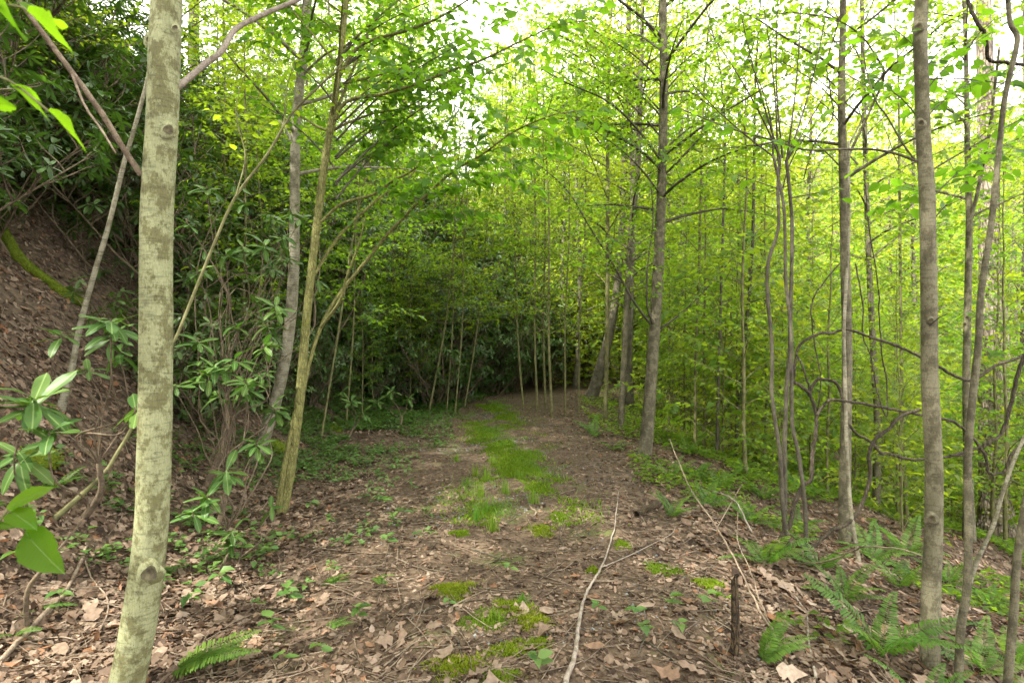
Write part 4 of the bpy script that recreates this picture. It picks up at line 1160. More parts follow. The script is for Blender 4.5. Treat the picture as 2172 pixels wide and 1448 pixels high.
# ------------------------------------------------------------------ rhododendrons near enough to show each leaf
def leaf_object_mesh(name, mat, L, prof, seed, nseg=8, droop=0.2, fold=0.15, jag=0.0, wave=0.02):
    rng = np.random.RandomState(seed)
    V, Q = [], []
    for i in range(nseg + 1):
        t = i / nseg
        w = np.interp(t, *prof) * L
        zc = -droop * L * t * t
        for s in (-1, -0.5, 0, 0.5, 1):
            j = 1 + (rng.uniform(-jag, jag) if abs(s) == 1 else 0)
            V.append((t * L + (jag * 0.06 * L * (i % 2) if abs(s) == 1 else 0), s * w * j, zc + fold * abs(s) * w * 1.2 + wave * L * math.sin(t * 9 + s * 2) * abs(s)))
    for i in range(nseg):
        for j in range(4):
            Q.append((i * 5 + j, (i + 1) * 5 + j, (i + 1) * 5 + j + 1, i * 5 + j + 1))
    b = Buf(); b.add(np.array(V), None, Q, float(rng.rand()))
    return b.mesh(name, mat)


RH_PROF = ([0, 0.06, 0.25, 0.5, 0.72, 0.9, 1.0], [0.008, 0.035, 0.11, 0.15, 0.155, 0.09, 0.0])
RH_LEAF = [leaf_object_mesh('rhododendron_leaf', M['rhodo_near'], 0.16, RH_PROF, 50 + i, 9, dr, 0.12, 0.08) for i, dr in enumerate((0.12, 0.25, 0.4, 0.05))]


def place_leaf(me, parent, base, p, D, Nn, sc):
    from mathutils import Matrix
    D = nrm(D); S = nrm(np.cross(Nn, D)); Nn = np.cross(D, S)
    o = part('leaf', me, parent)
    p = p - base
    m = Matrix(((D[0] * sc, S[0] * sc, Nn[0] * sc, p[0]), (D[1] * sc, S[1] * sc, Nn[1] * sc, p[1]), (D[2] * sc, S[2] * sc, Nn[2] * sc, p[2]), (0, 0, 0, 1)))
    o.matrix_local = m
    return o


def near_rhodo(label, rosettes, root, seed, stem_w=12, extra=0):
    """rosettes: (px, py, depth, leaf scale, leaves); root: pixel and depth of the stem's foot"""
    rng = np.random.RandomState(seed)
    rx, ry = at(*root)[:2]
    base = np.array([rx, ry, float(H(rx, ry))])
    e = tag(empty('rhododendron', base), label, 'shrub', 'near rhododendrons with single leaves to be seen')
    rosettes = list(rosettes)
    for k in range(extra):
        px, py, d, sc, n = rosettes[rng.randint(len(rosettes))]
        rosettes.append((px + rng.normal(0, 45), py + rng.normal(0, 45), d + rng.uniform(-0.1, 0.5), sc * 0.95, rng.randint(7, 11)))
    tips = np.array([at(px, py, d) for px, py, d, sc, n in rosettes])
    node = base * 0.62 + tips.mean(0) * 0.38 + np.array([rng.normal(0, 0.06), rng.normal(0, 0.06), -0.05])
    node[2] = max(node[2], float(H(node[0], node[1])) + 0.05)
    q = smooth_line(np.array([base - UP * 0.08, base * 0.5 + node * 0.5 + rng.normal(0, 0.03, 3), node]), 10)
    b = Buf(); tube(b, q, np.linspace(0.5 * stem_w * root[2] / F, 0.3 * stem_w * root[2] / F, 10), 8, rough=0.07, rng=rng)
    part('stem', b.mesh('stem', M['bark_rhodo'], base), e)
    for (px, py, d, sc, n), tip in zip(rosettes, tips):
        ln = np.linalg.norm(tip - node)
        q = smooth_line(np.array([node, node * 0.66 + tip * 0.34 + rng.normal(0, 0.09 * ln, 3), node * 0.3 + tip * 0.7 + rng.normal(0, 0.07 * ln, 3) - UP * 0.08 * ln, tip - UP * 0.03, tip]), 18)
        b = Buf(); tube(b, q, np.linspace(0.0055, 0.0028, 18), 6, rough=0.08, rng=rng)
        part('stem', b.mesh('stem', M['bark_rhodo'], base), e)
        axis = nrm(np.array([rng.normal(0, 0.15), -0.25 + rng.normal(0, 0.15), 1.0]))
        a = nrm(np.cross(axis, [0.3, 0.8, 0.2])); c = np.cross(axis, a)
        for k in range(n):
            ph = k * 2.399 + rng.uniform(-0.25, 0.25)
            el = math.radians(rng.uniform(-32, 8) + (38 if k > n * 0.65 else 0))
            D = nrm((math.cos(ph) * a + math.sin(ph) * c) * math.cos(el) + axis * math.sin(el))
            place_leaf(RH_LEAF[rng.randint(4)], e, base, tip + axis * rng.uniform(-0.04, 0.01), D, nrm(axis + rng.normal(0, 0.12, 3)), sc * rng.uniform(0.75, 1.15))


near_rhodo('rhododendron with a big fresh rosette low at far left', [(70, 850, 2.55, 1.3, 20), (40, 960, 2.6, 1.0, 10), (105, 915, 2.5, 0.95, 9)], (60, 1010, 2.75), 1)
near_rhodo('rhododendron on a crooked brown stem just left of the thick front trunk', [(235, 680, 3.1, 1.0, 14), (130, 705, 3.2, 0.9, 8), (285, 862, 2.9, 1.0, 6), (255, 745, 3.3, 0.8, 7)], (165, 825, 3.7), 2, 16, 2)
near_rhodo('rhododendron with broad whorls between the thick front trunk and the forked stem', [(525, 815, 3.9, 1.0, 12), (445, 800, 4.0, 0.9, 9), (560, 730, 4.2, 0.9, 11), (500, 690, 4.5, 0.9, 10), (585, 650, 4.4, 0.95, 11), (420, 720, 4.3, 0.9, 9)], (450, 960, 4.3), 3, 14, 12)
near_rhodo('tall rhododendron with dark whorls right of the thick front trunk', [(480, 540, 4.7, 1.0, 13), (420, 575, 4.8, 0.9, 9), (560, 520, 4.9, 1.0, 12), (600, 500, 5.0, 0.9, 9), (440, 400, 4.9, 1.0, 12), (400, 470, 4.8, 0.9, 9), (520, 430, 5.0, 0.9, 10)], (430, 900, 5.0), 4, 14, 16)
near_rhodo('low rhododendron with drooping leaves at the litter edge', [(480, 1000, 3.6, 1.0, 11), (440, 1050, 3.5, 0.9, 9), (410, 1085, 3.4, 0.9, 8), (540, 940, 3.8, 0.9, 8)], (450, 1100, 3.5), 5, 8, 5)
near_rhodo('small rhododendron seedling at the foot of the forked stem', [(490, 1128, 3.45, 0.75, 10), (575, 1075, 3.9, 0.7, 6)], (490, 1150, 3.5), 6, 6)
near_rhodo('small rhododendron at the edge of the ground cover', [(830, 830, 9.5, 1.1, 11), (800, 850, 9.4, 1.0, 9), (865, 845, 9.6, 1.0, 8)], (845, 895, 9.3), 7, 7)
near_rhodo('small rhododendron among thin stems beside the mossy stone', [(745, 850, 8.4, 1.1, 11), (770, 875, 8.3, 1.0, 8), (725, 830, 8.6, 1.0, 8)], (750, 905, 8.3), 8, 7)

# ------------------------------------------------------------------ leaves hanging close to the camera at left
BIG_OVATE = ([0, 0.05, 0.2, 0.4, 0.6, 0.8, 0.93, 1.0], [0.01, 0.07, 0.17, 0.21, 0.185, 0.11, 0.04, 0.0])
BIG_LOBED = ([0, 0.05, 0.2, 0.42, 0.60, 0.66, 0.75, 0.9, 1.0], [0.01, 0.09, 0.17, 0.20, 0.27, 0.13, 0.12, 0.06, 0.0])


def near_twig(label, stem_pts, leaves, seed):
    rng = np.random.RandomState(seed)
    P = np.array([at(*p) for p in stem_pts]); base = P[0].copy()
    e = tag(empty('leafy_twig', base), label, 'twig')
    b = Buf(); tube(b, smooth_line(P, 14), np.linspace(0.0028, 0.0015, 14), 6); part('stem', b.mesh('stem', M['bark_sapling'], base), e)
    for i, (x0, y0, d0, x1, y1, d1, prof, face) in enumerate(leaves):
        a, c = at(x0, y0, d0), at(x1, y1, d1)
        L = float(np.linalg.norm(c - a))
        me = leaf_object_mesh('broad_leaf', M['near'], L, prof, seed * 10 + i, 14, 0.12, 0.22, 0.10, 0.015)
        place_leaf(me, e, base, a, c - a, nrm(np.array(face, float)), 1.0)


near_twig('bright lobed leaves hanging close in the top left corner', [(-160, -30, 0.85), (-40, 5, 0.80), (40, 15, 0.78), (62, 28, 0.78)],
          [(60, 26, 0.78, 176, 108, 0.76, BIG_LOBED, (0.4, 0.55, 0.8)), (-30, -5, 0.8, 78, 82, 0.77, BIG_OVATE, (0.4, 0.6, 0.8)), (50, 20, 0.79, 140, 45, 0.90, BIG_OVATE, (0.2, 0.5, 0.9))], 1)
near_twig('bright leaves hanging close below the top left corner', [(-160, 120, 0.9), (-40, 150, 0.84), (30, 178, 0.8), (105, 238, 0.76)],
          [(104, 236, 0.76, 200, 318, 0.75, BIG_LOBED, (0.4, 0.6, 0.8)), (28, 185, 0.8, 118, 250, 0.79, BIG_OVATE, (0.4, 0.6, 0.8)), (20, 175, 0.81, 88, 208, 0.86, BIG_OVATE, (0, -0.7, 0.7)), (-50, 215, 0.82, 46, 218, 0.80, BIG_OVATE, (0, 0.5, 0.8))], 2)
near_twig('pale leaves on a seedling close at the left edge, low down', [(-80, 1250, 1.0), (-30, 1150, 0.97), (10, 1090, 0.95), (22, 1082, 0.95), (55, 1128, 0.93)],
          [(14, 1078, 0.95, 106, 1028, 0.95, BIG_OVATE, (-0.2, -0.75, 0.6)), (22, 1083, 0.95, 70, 1112, 0.90, BIG_OVATE, (0, -0.5, 0.9)), (52, 1128, 0.93, 118, 1208, 0.86, BIG_OVATE, (0.1, -0.85, 0.5)), (56, 1122, 0.93, 126, 1155, 0.93, BIG_OVATE, (0, -0.4, 0.9)), (-30, 1120, 0.95, 40, 1110, 0.95, BIG_OVATE, (0, -0.4, 0.9))], 3)

# ------------------------------------------------------------------ ferns
def frond_mesh(name, L, seed, npair=20, rise=0.9, curl=1.1, wmax=0.21):
    rng = np.random.RandomState(seed)
    t = np.linspace(0, 1, npair + 6)
    ang = rise - curl * 1.5 * t
    st = L / (len(t) - 1)
    x = np.concatenate([[0], np.cumsum(np.cos(ang[:-1]) * st)]); z = np.concatenate([[0], np.cumsum(np.sin(ang[:-1]) * st)])
    R_ = np.column_stack([x, np.cumsum(rng.normal(0, 0.0015, len(t))), z])
    b = Buf(); tube(b, R_, np.linspace(0.0028, 0.0006, len(t)), 4, 0.4)
    lv = Leaves()
    for i in range(4, len(t) - 1):
        u = (i - 4) / (len(t) - 5)
        pl = L * wmax * (0.55 + 0.45 * min(1, u * 5)) * (1 - u) ** 0.75 + 0.008
        d = nrm(R_[i + 1] - R_[i]); nn = nrm(np.cross(d, [0, 1, 0])) * -1
        if nn[2] < 0: nn = -nn
        for s in (-1, 1):
            D = nrm(d * 0.28 + np.array([0, s, 0]) + nn * rng.uniform(-0.15, 0.05) + rng.normal(0, 0.05, 3))
            lv.add(R_[i:i + 1], D, nn, pl * rng.uniform(0.9, 1.08), L / npair * 0.74)
    lv.build(b, rng, 'hi', 'oblong', 0.08, 0.15)
    return b.mesh(name, M['fern'])


FRONDS = [frond_mesh('fern_frond', 0.5, 60 + i, 29, r_, c_) for i, (r_, c_) in enumerate(((1.15, 0.75), (0.95, 0.7), (0.8, 0.75), (1.3, 0.65), (0.5, 0.45)))]


def fern(label, px, py, n, sc, seed, flat=0.0, face=None, d=None, group=None):
    rng = np.random.RandomState(seed)
    if d is None: g = ground_at(px, py)
    else:
        g = at(px, py, d); g[2] = float(H(g[0], g[1]))
    e = tag(empty('fern', g), label, 'fern', group)
    for k in range(n):
        o = part('frond', FRONDS[4 if flat else rng.randint(4)], e)
        rz = (k * 2.399 + rng.uniform(-0.3, 0.3)) if face is None else face + rng.uniform(-0.6, 0.6)
        o.rotation_euler = (rng.uniform(-0.2, 0.2), rng.uniform(-0.15, 0.2), rz)
        o.scale = (sc * rng.uniform(0.75, 1.15),) * 3
    return e


fern('bright yellow-green fern at the foot of the thick front trunk', 356, 1432, 6, 0.78, 1, 1.0, 0.35)
fern('small flat fern on the litter left of the moss patches', 672, 1245, 3, 0.42, 2, 1.0, 0.5)
fern('single small fern frond on the litter below the other one', 682, 1338, 2, 0.36, 3, 1.0, 0.1)
fern('tiny fern in the litter at lower left', 82, 1290, 3, 0.34, 4, 1.0)
fern('tiny fern at the left edge beside a bare root', 30, 1345, 3, 0.32, 5, 1.0)
fern('fern under the mossy stone at far left', 115, 1040, 5, 0.5, 6)
fern('small fern between seedlings on the left litter', 795, 1225, 3, 0.34, 7, 1.0, -0.6)
fern('fern at the track shoulder beside the long fallen branch', 1425, 1100, 6, 0.62, 8)
fern('lush fern below the thick vine on the right slope', 1625, 1200, 7, 0.8, 9)
fern('fern beside the broken stake', 1615, 1410, 6, 0.58, 10, 0, 0.3)
fern('tall upright fern left of the straight mottled trunk', 1865, 1395, 6, 0.95, 11)
fern('fern right in front of the straight mottled trunk', 1965, 1470, 5, 0.6, 12, d=2.5)
fern('fern between the crooked stems at lower right', 2080, 1430, 5, 0.75, 13)
fern('fern in the lower right corner', 2160, 1420, 5, 0.7, 14)
fern('fern below the low arching stem', 1790, 1275, 6, 0.7, 15)
fern('fern behind the straight mottled trunk', 1905, 1250, 6, 0.8, 16)
fern('fern at the foot of the mottled mid-view trunk', 1420, 1015, 6, 0.7, 17)
fern('fern on the track edge left of the mottled mid-view trunk', 1300, 955, 6, 0.6, 18)
k = 0
DRIFT = sorted(((1480, 1010, ''), (1530, 1040, ''), (1570, 1010, ''), (1500, 1075, ''), (1620, 1060, ''), (1590, 1110, ''), (1690, 1120, ''), (1460, 965, ''), (1740, 1210, ''), (1850, 1190, ''), (1920, 1180, ''), (2010, 1240, ''), (2100, 1290, ''), (1260, 925, ''), (1650, 1010, ''), (1700, 1050, '')), key=lambda t: -t[1])
for px, py, dlab in DRIFT:
    k += 1
    fern('fern in the green drift on the right slope, ' + ('nearest', 'second', 'third', 'fourth', 'fifth', 'sixth', 'seventh', 'eighth', 'ninth', 'tenth', 'eleventh', 'twelfth', 'thirteenth', 'fourteenth', 'fifteenth', 'last')[DRIFT.index((px, py, dlab))] + ' from the frame bottom', px, py, 7, 0.6 + 0.04 * (k % 6), 30 + k, group='ferns drifting down the right slope')

# ------------------------------------------------------------------ fallen branch, sticks, stake, dead stems
def ground_line(pix, lift=0.015, d0=None):
    return np.array([ground_at(x, y) + np.array([0, 0, lift]) for x, y in pix])


def stick(name, label, P, r0, r1, mat, cat, spurs=(), group=None, seed=0, sides=8, spur_name='side_twig'):
    rng = np.random.RandomState(seed)
    base = P[0].copy(); base[2] = float(H(base[0], base[1]))
    e = tag(empty(name, base), label, cat, group)
    S = smooth_line(P, max(10, 5 * len(P))); S[1:-1] += rng.normal(0, 0.002, S[1:-1].shape)
    b = Buf(); tube(b, S, np.linspace(r0, r1, len(S)), sides, rough=0.07, rng=rng); part('stem', b.mesh('stem', M[mat], base), e)
    for sp, ra, rb in spurs:
        q = smooth_line(sp, 12)
        b = Buf(); tube(b, q, np.linspace(ra, rb, 12), 5, rough=0.06, rng=rng); part(spur_name, b.mesh('side_twig', M[mat], base), e)
    return e


fb = ground_line([(1195, 1480), (1204, 1448), (1221, 1400), (1227, 1340), (1237, 1290), (1251, 1255), (1277, 1210), (1294, 1160), (1304, 1120), (1312, 1050)], 0.03)
stick('fallen_branch', 'long pale fallen branch lying along the right side of the track', fb, 0.0125, 0.0035, 'dead_pale', 'branch',
      [(ground_line([(1277, 1212), (1330, 1190), (1380, 1165), (1425, 1140), (1432, 1125)], 0.03), 0.004, 0.0015)], seed=1)
stick('fallen_log', 'short dark rotten limb lying beside the shoulder fern', ground_line([(1350, 1098), (1375, 1085), (1400, 1075), (1418, 1072)], 0.03), 0.028, 0.035, 'rot', 'branch', seed=2)

p0 = at(1558, 1500, 2.72); p0[2] = float(H(p0[0], p0[1])) - 0.05
p1 = at(1558, 1228, 2.72)
base = np.array([p0[0], p0[1], float(H(p0[0], p0[1]))])
e = tag(empty('broken_stake', base), 'dark broken wooden stake standing upright in the litter at bottom', 'stake')
rng = np.random.RandomState(8)
b = Buf(); S = smooth_line(np.array([p0, p0 * 0.5 + p1 * 0.5 + np.array([0.004, 0, 0]), p1]), 16)
sides = 11; ang = np.linspace(0, 2 * np.pi, sides, endpoint=False)
V = []
for i, p in enumerate(S):
    t = i / 15
    for k, a_ in enumerate(ang):
        rr = 0.0215 * (1.12 - 0.3 * t) * (1 + 0.13 * math.sin(k * 2.3) + rng.uniform(-0.04, 0.04))
        top = 0 if i < 15 else (0.012 * math.sin(a_ * 1.0 + 2.2) + rng.uniform(-0.012, 0.012)) * 3 * (0.6 + 0.4 * math.cos(a_))
        V.append(p - base + np.array([rr * math.cos(a_), rr * math.sin(a_), top]))
V.append(S[-1] - base + np.array([0, 0, -0.02]))
Q = [(i * sides + k, i * sides + (k + 1) % sides, (i + 1) * sides + (k + 1) % sides, (i + 1) * sides + k) for i in range(15) for k in range(sides)]
T = [(15 * sides + k, 15 * sides + (k + 1) % sides, 16 * sides) for k in range(sides)]
b.add(np.array(V), T, Q); part('post', b.mesh('post', M['rot']), e)

stick('dead_stem', 'long dead stem sloping down right past the broken stake', np.array([at(1420, 930, 4.6), at(1448, 1000, 4.3), at(1468, 1043, 4.1), at(1521, 1118, 3.7), at(1575, 1220, 3.35), at(1615, 1300, 3.1), at(1648, 1350, 2.95), at(1681, 1400, 2.8), at(1725, 1475, 2.62)])[::-1], 0.0075, 0.0035, 'dead_brown', 'branch', seed=3,
      spurs=[(np.array([at(1521, 1118, 3.7), at(1540, 1085, 3.75), at(1560, 1050, 3.8), at(1575, 1025, 3.85)]), 0.004, 0.002)])
stick('dead_stem', 'pale dead stem crossing the brown sloping one at lower right', np.array([at(1565, 1085, 3.8), at(1566, 1150, 3.6), at(1591, 1210, 3.35), at(1615, 1280, 3.1), at(1648, 1353, 2.9), at(1700, 1420, 2.75), at(1740, 1475, 2.65)])[::-1], 0.0058, 0.003, 'dead_brown', 'branch', seed=4)
stick('dead_stem', 'thin dead stem on the litter right of the crossing pair', ground_line([(1660, 1240), (1700, 1290), (1711, 1312), (1716, 1370), (1731, 1450)], 0.02)[::-1], 0.007, 0.004, 'dead_pale', 'branch', seed=5)
stick('arching_stem', 'thin bare stem arching low across to the straight mottled trunk', np.array([at(1640, 1190, 4.2), at(1678, 1192, 4.1), at(1731, 1194, 3.9), at(1781, 1181, 3.7), at(1815, 1165, 3.6), at(1841, 1158, 3.5), at(1915, 1165, 3.3), at(1960, 1180, 3.15)]), 0.006, 0.004, 'dead_brown', 'stem', seed=6)
stick('dead_stem', 'pale bent stem rising from behind the fern drift', np.array([ground_at(1595, 1130), at(1580, 1100, 4.8), at(1565, 1068, 4.9), at(1540, 1050, 5.0), at(1510, 1040, 5.1)]), 0.008, 0.003, 'dead_pale', 'branch', seed=7)
stick('bare_root', 'bare pale root snaking over the litter at lower left', ground_line([(-40, 1450), (0, 1416), (60, 1350), (105, 1300), (133, 1276), (160, 1225), (178, 1185), (183, 1160)], 0.025), 0.013, 0.008, 'dead_brown', 'root', seed=8,
      spurs=[(ground_line([(178, 1190), (195, 1235), (225, 1270), (228, 1310), (200, 1360), (150, 1395)], 0.02), 0.005, 0.003), (ground_line([(133, 1276), (115, 1262), (60, 1252), (0, 1285)], 0.02), 0.004, 0.002)], spur_name='rootlet')
for i, (pix, lab) in enumerate((
        ([(921, 1322), (950, 1348), (971, 1366), (980, 1410), (991, 1448)], 'kinked dark twig beside the nearest moss patch'),
        ([(814, 1423), (860, 1385), (904, 1353)], 'straight dark twig on the litter left of the nearest moss patch'),
        ([(851, 1446), (900, 1400), (944, 1363)], 'brown twig parallel to the straight dark one'),
        ([(857, 1313), (910, 1298), (964, 1286), (1040, 1276), (1104, 1273)], 'long thin twig crossing the moss patches'),
        ([(1347, 1353), (1400, 1390), (1448, 1426)], 'straight grey stick on the litter left of the broken stake'),
        ([(1030, 1420), (1060, 1430), (1090, 1434)], 'short twig on the nearest moss patch'),
        ([(840, 1190), (900, 1215), (958, 1235)], 'dark twig on the track behind the moss patches'),
        ([(1000, 1170), (1080, 1195), (1180, 1215)], 'dark twig lying across bare soil in mid track'),
        ([(1178, 1160), (1200, 1175), (1187, 1130), (1215, 1070)], 'thin bent twig standing off the track left of the fallen branch'),
        ([(640, 905), (690, 915), (735, 926)], 'broken sticks end lying at the mossy stone'),
        ([(820, 925), (850, 905), (868, 890)], 'pale stick lying in the ground cover'),
        ([(20, 1190), (70, 1150), (85, 1230)], 'thin twig at the left edge'),
        ([(1365, 1290), (1370, 1350), (1352, 1400)], 'thin pale stalk left of the broken stake'))):
    stick('fallen_twig', lab, ground_line(pix, 0.018), 0.005, 0.0025, ('bark_dark', 'dead_brown', 'dead_brown', 'bark_dark')[i % 4], 'twig', seed=20 + i, sides=5, group='fallen twigs on the track')

# ------------------------------------------------------------------ moss, grass, seedlings, ground cover
def moss_patch(label, px, py, wpx, hpx, seed, n=1500):
    rng = np.random.RandomState(seed)
    c = ground_at(px, py)
    a = 0.5 * wpx * c[1] / F
    g2 = ground_at(px, py - hpx / 2); g1 = ground_at(px, py + hpx / 2)
    b_ = max(0.04, 0.5 * (g2[1] - g1[1]))
    base = np.array(c)
    e = tag(empty('moss_patch', base), label, 'moss', 'moss patches on the near track')
    nr, ns = 7, 26
    ph = np.linspace(0, 2 * np.pi, ns, endpoint=False)
    edge_ = 1 + 0.22 * np.sin(3 * ph + seed) + 0.14 * np.sin(5 * ph + 2 * seed) + 0.08 * rng.normal(0, 1, ns)
    V = []
    for i in range(nr):
        q = i / (nr - 1)
        for j in range(ns):
            x = c[0] + a * q * edge_[j] * math.cos(ph[j]); y = c[1] + b_ * q * edge_[j] * math.sin(ph[j])
            V.append((x - base[0], y - base[1], float(H(x, y)) - base[2] + 0.016 * (1 - q ** 2) + rng.uniform(-0.006, 0.006) - 0.012 * (i == nr - 1)))
    Q = [(i * ns + j, (i + 1) * ns + j, (i + 1) * ns + (j + 1) % ns, i * ns + (j + 1) % ns) for i in range(nr - 1) for j in range(ns)]
    b = Buf(); b.add(np.array(V), None, Q); part('cushion', b.mesh('cushion', M['moss_soil']), e)
    V = np.array(V)
    i = rng.randint(0, nr * ns - ns, n)
    qq = np.sqrt(rng.rand(n)); jj = rng.rand(n) * ns; j0 = jj.astype(int) % ns
    rr = qq * edge_[j0] * np.where(rng.rand(n) < 0.25, rng.uniform(0.9, 1.45, n), 1.0); th = jj / ns * 2 * np.pi
    x = c[0] + a * rr * np.cos(th) * 1.06; y = c[1] + b_ * rr * np.sin(th) * 1.06
    z = H(x, y) + 0.014 * (1 - np.minimum(qq, 1) ** 2)
    P = np.column_stack([x, y, z]) - base
    lv = Leaves(); lv.add(P, nrm(np.column_stack([rng.normal(0, 0.5, (n, 2)), np.ones(n)])), nrm(rng.normal(0, 1, (n, 3))), rng.uniform(0.010, 0.024, n), rng.uniform(0.005, 0.010, n))
    b = Buf(); lv.build(b, rng, 'lo'); part('moss', b.mesh('moss_tufts', M['moss']), e, kind='stuff')


for i, (px, py, w, h, lab) in enumerate((
        (965, 1258, 80, 42, 'round moss patch farthest back of the near ones, left of the track middle'),
        (940, 1215 + 38, 50, 20, 'small moss patch beside the farthest near one'),
        (1085, 1292, 90, 36, 'broad moss patch crossed by a long thin twig'),
        (1128, 1318, 70, 40, 'moss patch just below the broad twig-crossed one'),
        (1025, 1325, 110, 46, 'ragged moss patch left of the broad twig-crossed one'),
        (1080, 1385, 90, 36, 'moss patch with a few seedlings near the bottom middle'),
        (1140, 1372, 60, 26, 'small moss patch right of the seedling one near the bottom'),
        (970, 1420, 130, 60, 'largest and nearest moss patch at the bottom edge'),
        (1060, 1440, 80, 34, 'moss strip running right from the nearest patch'),
        (1400, 1212, 70, 26, 'yellowish moss patch right of the fallen branch'),
        (1320, 1160, 36, 18, 'small moss spot between fork and main stem of the fallen branch'),
        (1258, 1216, 24, 12, 'tiny moss spot touching the fallen branch'),
        (973, 1134, 40, 12, 'bright flat moss spot behind the bare soil'),
        (1150, 1128, 60, 26, 'moss patch at the near end of the grassy strip'),
        (1500, 1240, 50, 20, 'moss patch between the dead stems on the shoulder'),
        (1190, 1100, 40, 20, 'thin moss spot right of the grassy strip'))):
    moss_patch(lab, px, py, w, h, 100 + i)

# moss and short grass down the middle of the track, too fine to count
rng = np.random.RandomState(77)
def strip_points(n, spread, ylo, yhi, thr, s):
    y = ylo + (yhi - ylo) * rng.rand(n) ** 1.2
    x = pathx(y) + 0.20 - 0.01 * y + rng.normal(0, spread, n)
    keep = vnoise(x * 1.6, y * 0.55, 2.6, s) + 0.6 * vnoise(x * 1.4, y, 6.0, s + 2) + 0.5 * rng.normal(0, 1, n) > thr
    return x[keep], y[keep]
x, y = strip_points(70000, 0.24, 4.4, 12.5, 0.55, 1.0)
n = len(x); lv = Leaves()
lv.add(np.column_stack([x, y, H(x, y) + 0.012]), nrm(np.column_stack([rng.normal(0, 0.6, (n, 2)), np.ones(n)])), nrm(rng.normal(0, 1, (n, 3))), rng.uniform(0.015, 0.040, n), rng.uniform(0.008, 0.018, n))
b = Buf(); lv.build(b, rng, 'lo')
tag(part('moss', b.mesh('track_moss', M['moss'])), 'thin bright moss growing down the middle of the track', 'moss', kind='stuff')
x, y = strip_points(14000, 0.28, 4.6, 13.5, 0.75, 3.0)
n = len(x); lv = Leaves()
lv.add(np.column_stack([x, y, H(x, y) + 0.005]), nrm(np.column_stack([rng.normal(0, 0.55, (n, 2)), np.ones(n)])), nrm(rng.normal(0, 1, (n, 3))), rng.uniform(0.03, 0.10, n), rng.uniform(0.003, 0.006, n))
b = Buf(); lv.build(b, rng, 'mid', fold=0.1, droop=0.5)
tag(part('grass', b.mesh('track_grass', M['grass'])), 'short bright grass growing down the middle of the track', 'grass', kind='stuff')


def grass_tuft(label, px, py, hpx, seed, n=70):
    rng = np.random.RandomState(seed)
    g = ground_at(px, py); hh = hpx * g[1] / F
    az = rng.uniform(0, 6.28, n); r = np.abs(rng.normal(0, 0.03, n))
    P = np.column_stack([r * np.cos(az), r * np.sin(az), np.zeros(n)])
    lean = rng.uniform(0.1, 0.7, n)
    D = nrm(np.column_stack([lean * np.cos(az), lean * np.sin(az), np.ones(n)]))
    lv = Leaves(); lv.add(P, D, nrm(np.column_stack([np.cos(az), np.sin(az), 0.3 * np.ones(n)])), hh * rng.uniform(0.5, 1.25, n), rng.uniform(0.003, 0.006, n))
    b = Buf(); lv.build(b, rng, 'hi', 'blade', 0.1, 0.35)
    o = part('grass_tuft', b.mesh('grass_tuft', M['grass']))
    o.location = [float(v) for v in g]
    tag(o, label, 'grass', 'grass tufts on the track')


for i, (px, py, h, lab) in enumerate((
        (1045, 1132, 42, 'largest grass tuft, nearest on the track'), (1010, 1108, 38, 'grass tuft just left behind the largest one'), (1016, 1058, 34, 'grass tuft at the left edge of the grassy strip'),
        (1072, 1050, 34, 'grass tuft in the middle of the grassy strip'), (1132, 1070, 30, 'grass tuft at the right side of the grassy strip'), (1030, 1024, 34, 'grass tuft midway up the grassy strip, left side'),
        (1010, 1012, 26, 'pale sunlit grass tuft off the left of the strip'), (968, 980, 18, 'small grass tuft alone left of the strip'), (990, 1034, 20, 'small grass tuft between two larger ones'), (1100, 1016, 22, 'grass tuft far up the strip, right side'),
        (1045, 985, 22, 'grass tuft far up the strip, left side'), (1032, 1090, 24, 'thin grass tuft before the mid strip'), (1050, 1322, 30, 'grass tuft growing in the ragged moss patch'), (1108, 1282, 18, 'few grass blades in the broad moss patch'))):
    grass_tuft(lab, px, py, h, 200 + i)


# low green ground cover, too many stems to count
def sprigs(n_try, where, seed, leaf, nl=5, hgt=0.06, lod='mid'):
    rng = np.random.RandomState(seed)
    x, y = where(n_try, rng)
    n = len(x)
    lv = Leaves()
    base = np.column_stack([x, y, H(x, y)])
    for k in range(nl):
        az = k * 2.1 + rng.uniform(0, 6.28, n)
        hh = hgt * rng.uniform(0.4, 1.2, n) * (0.6 + 0.4 * k / nl)
        off = rng.uniform(0.0, 0.02, n)
        P = base + np.column_stack([off * np.cos(az), off * np.sin(az), hh])
        D = nrm(np.column_stack([np.cos(az), np.sin(az), rng.uniform(-0.15, 0.4, n)]))
        L = leaf * rng.uniform(0.6, 1.3, n)
        lv.add(P, D, nrm(UP + rng.normal(0, 0.3, (n, 3))), L, L * 0.62)
    b = Buf(); lv.build(b, rng, lod)
    return b


def cover_where(n, rng):
    y = rng.uniform(3.2, 16, n); q = rng.rand(n)
    x = toe(y) - 0.7 + q * (pathx(y) - toe(y) + 0.2)
    w = np.clip((y - 4.5) / 6.0, 0.16, 1.0) * np.clip(1.15 - q * 1.1, 0, 1) + 0.8 * np.exp(-((y - 12.3) / 1.5) ** 2) * (q < 0.75)
    keep = (rng.rand(n) < w) & (vnoise(x, y, 1.7, 2.0) > -0.35 - 0.6 * (y > 10))
    return x[keep], y[keep]
tag(part('ground_cover', sprigs(23000, cover_where, 81, 0.056, 5, 0.085).mesh('ground_cover', M['cover'])), 'low blue-green ground cover spreading from the bank foot onto the track', 'ground cover', kind='stuff')


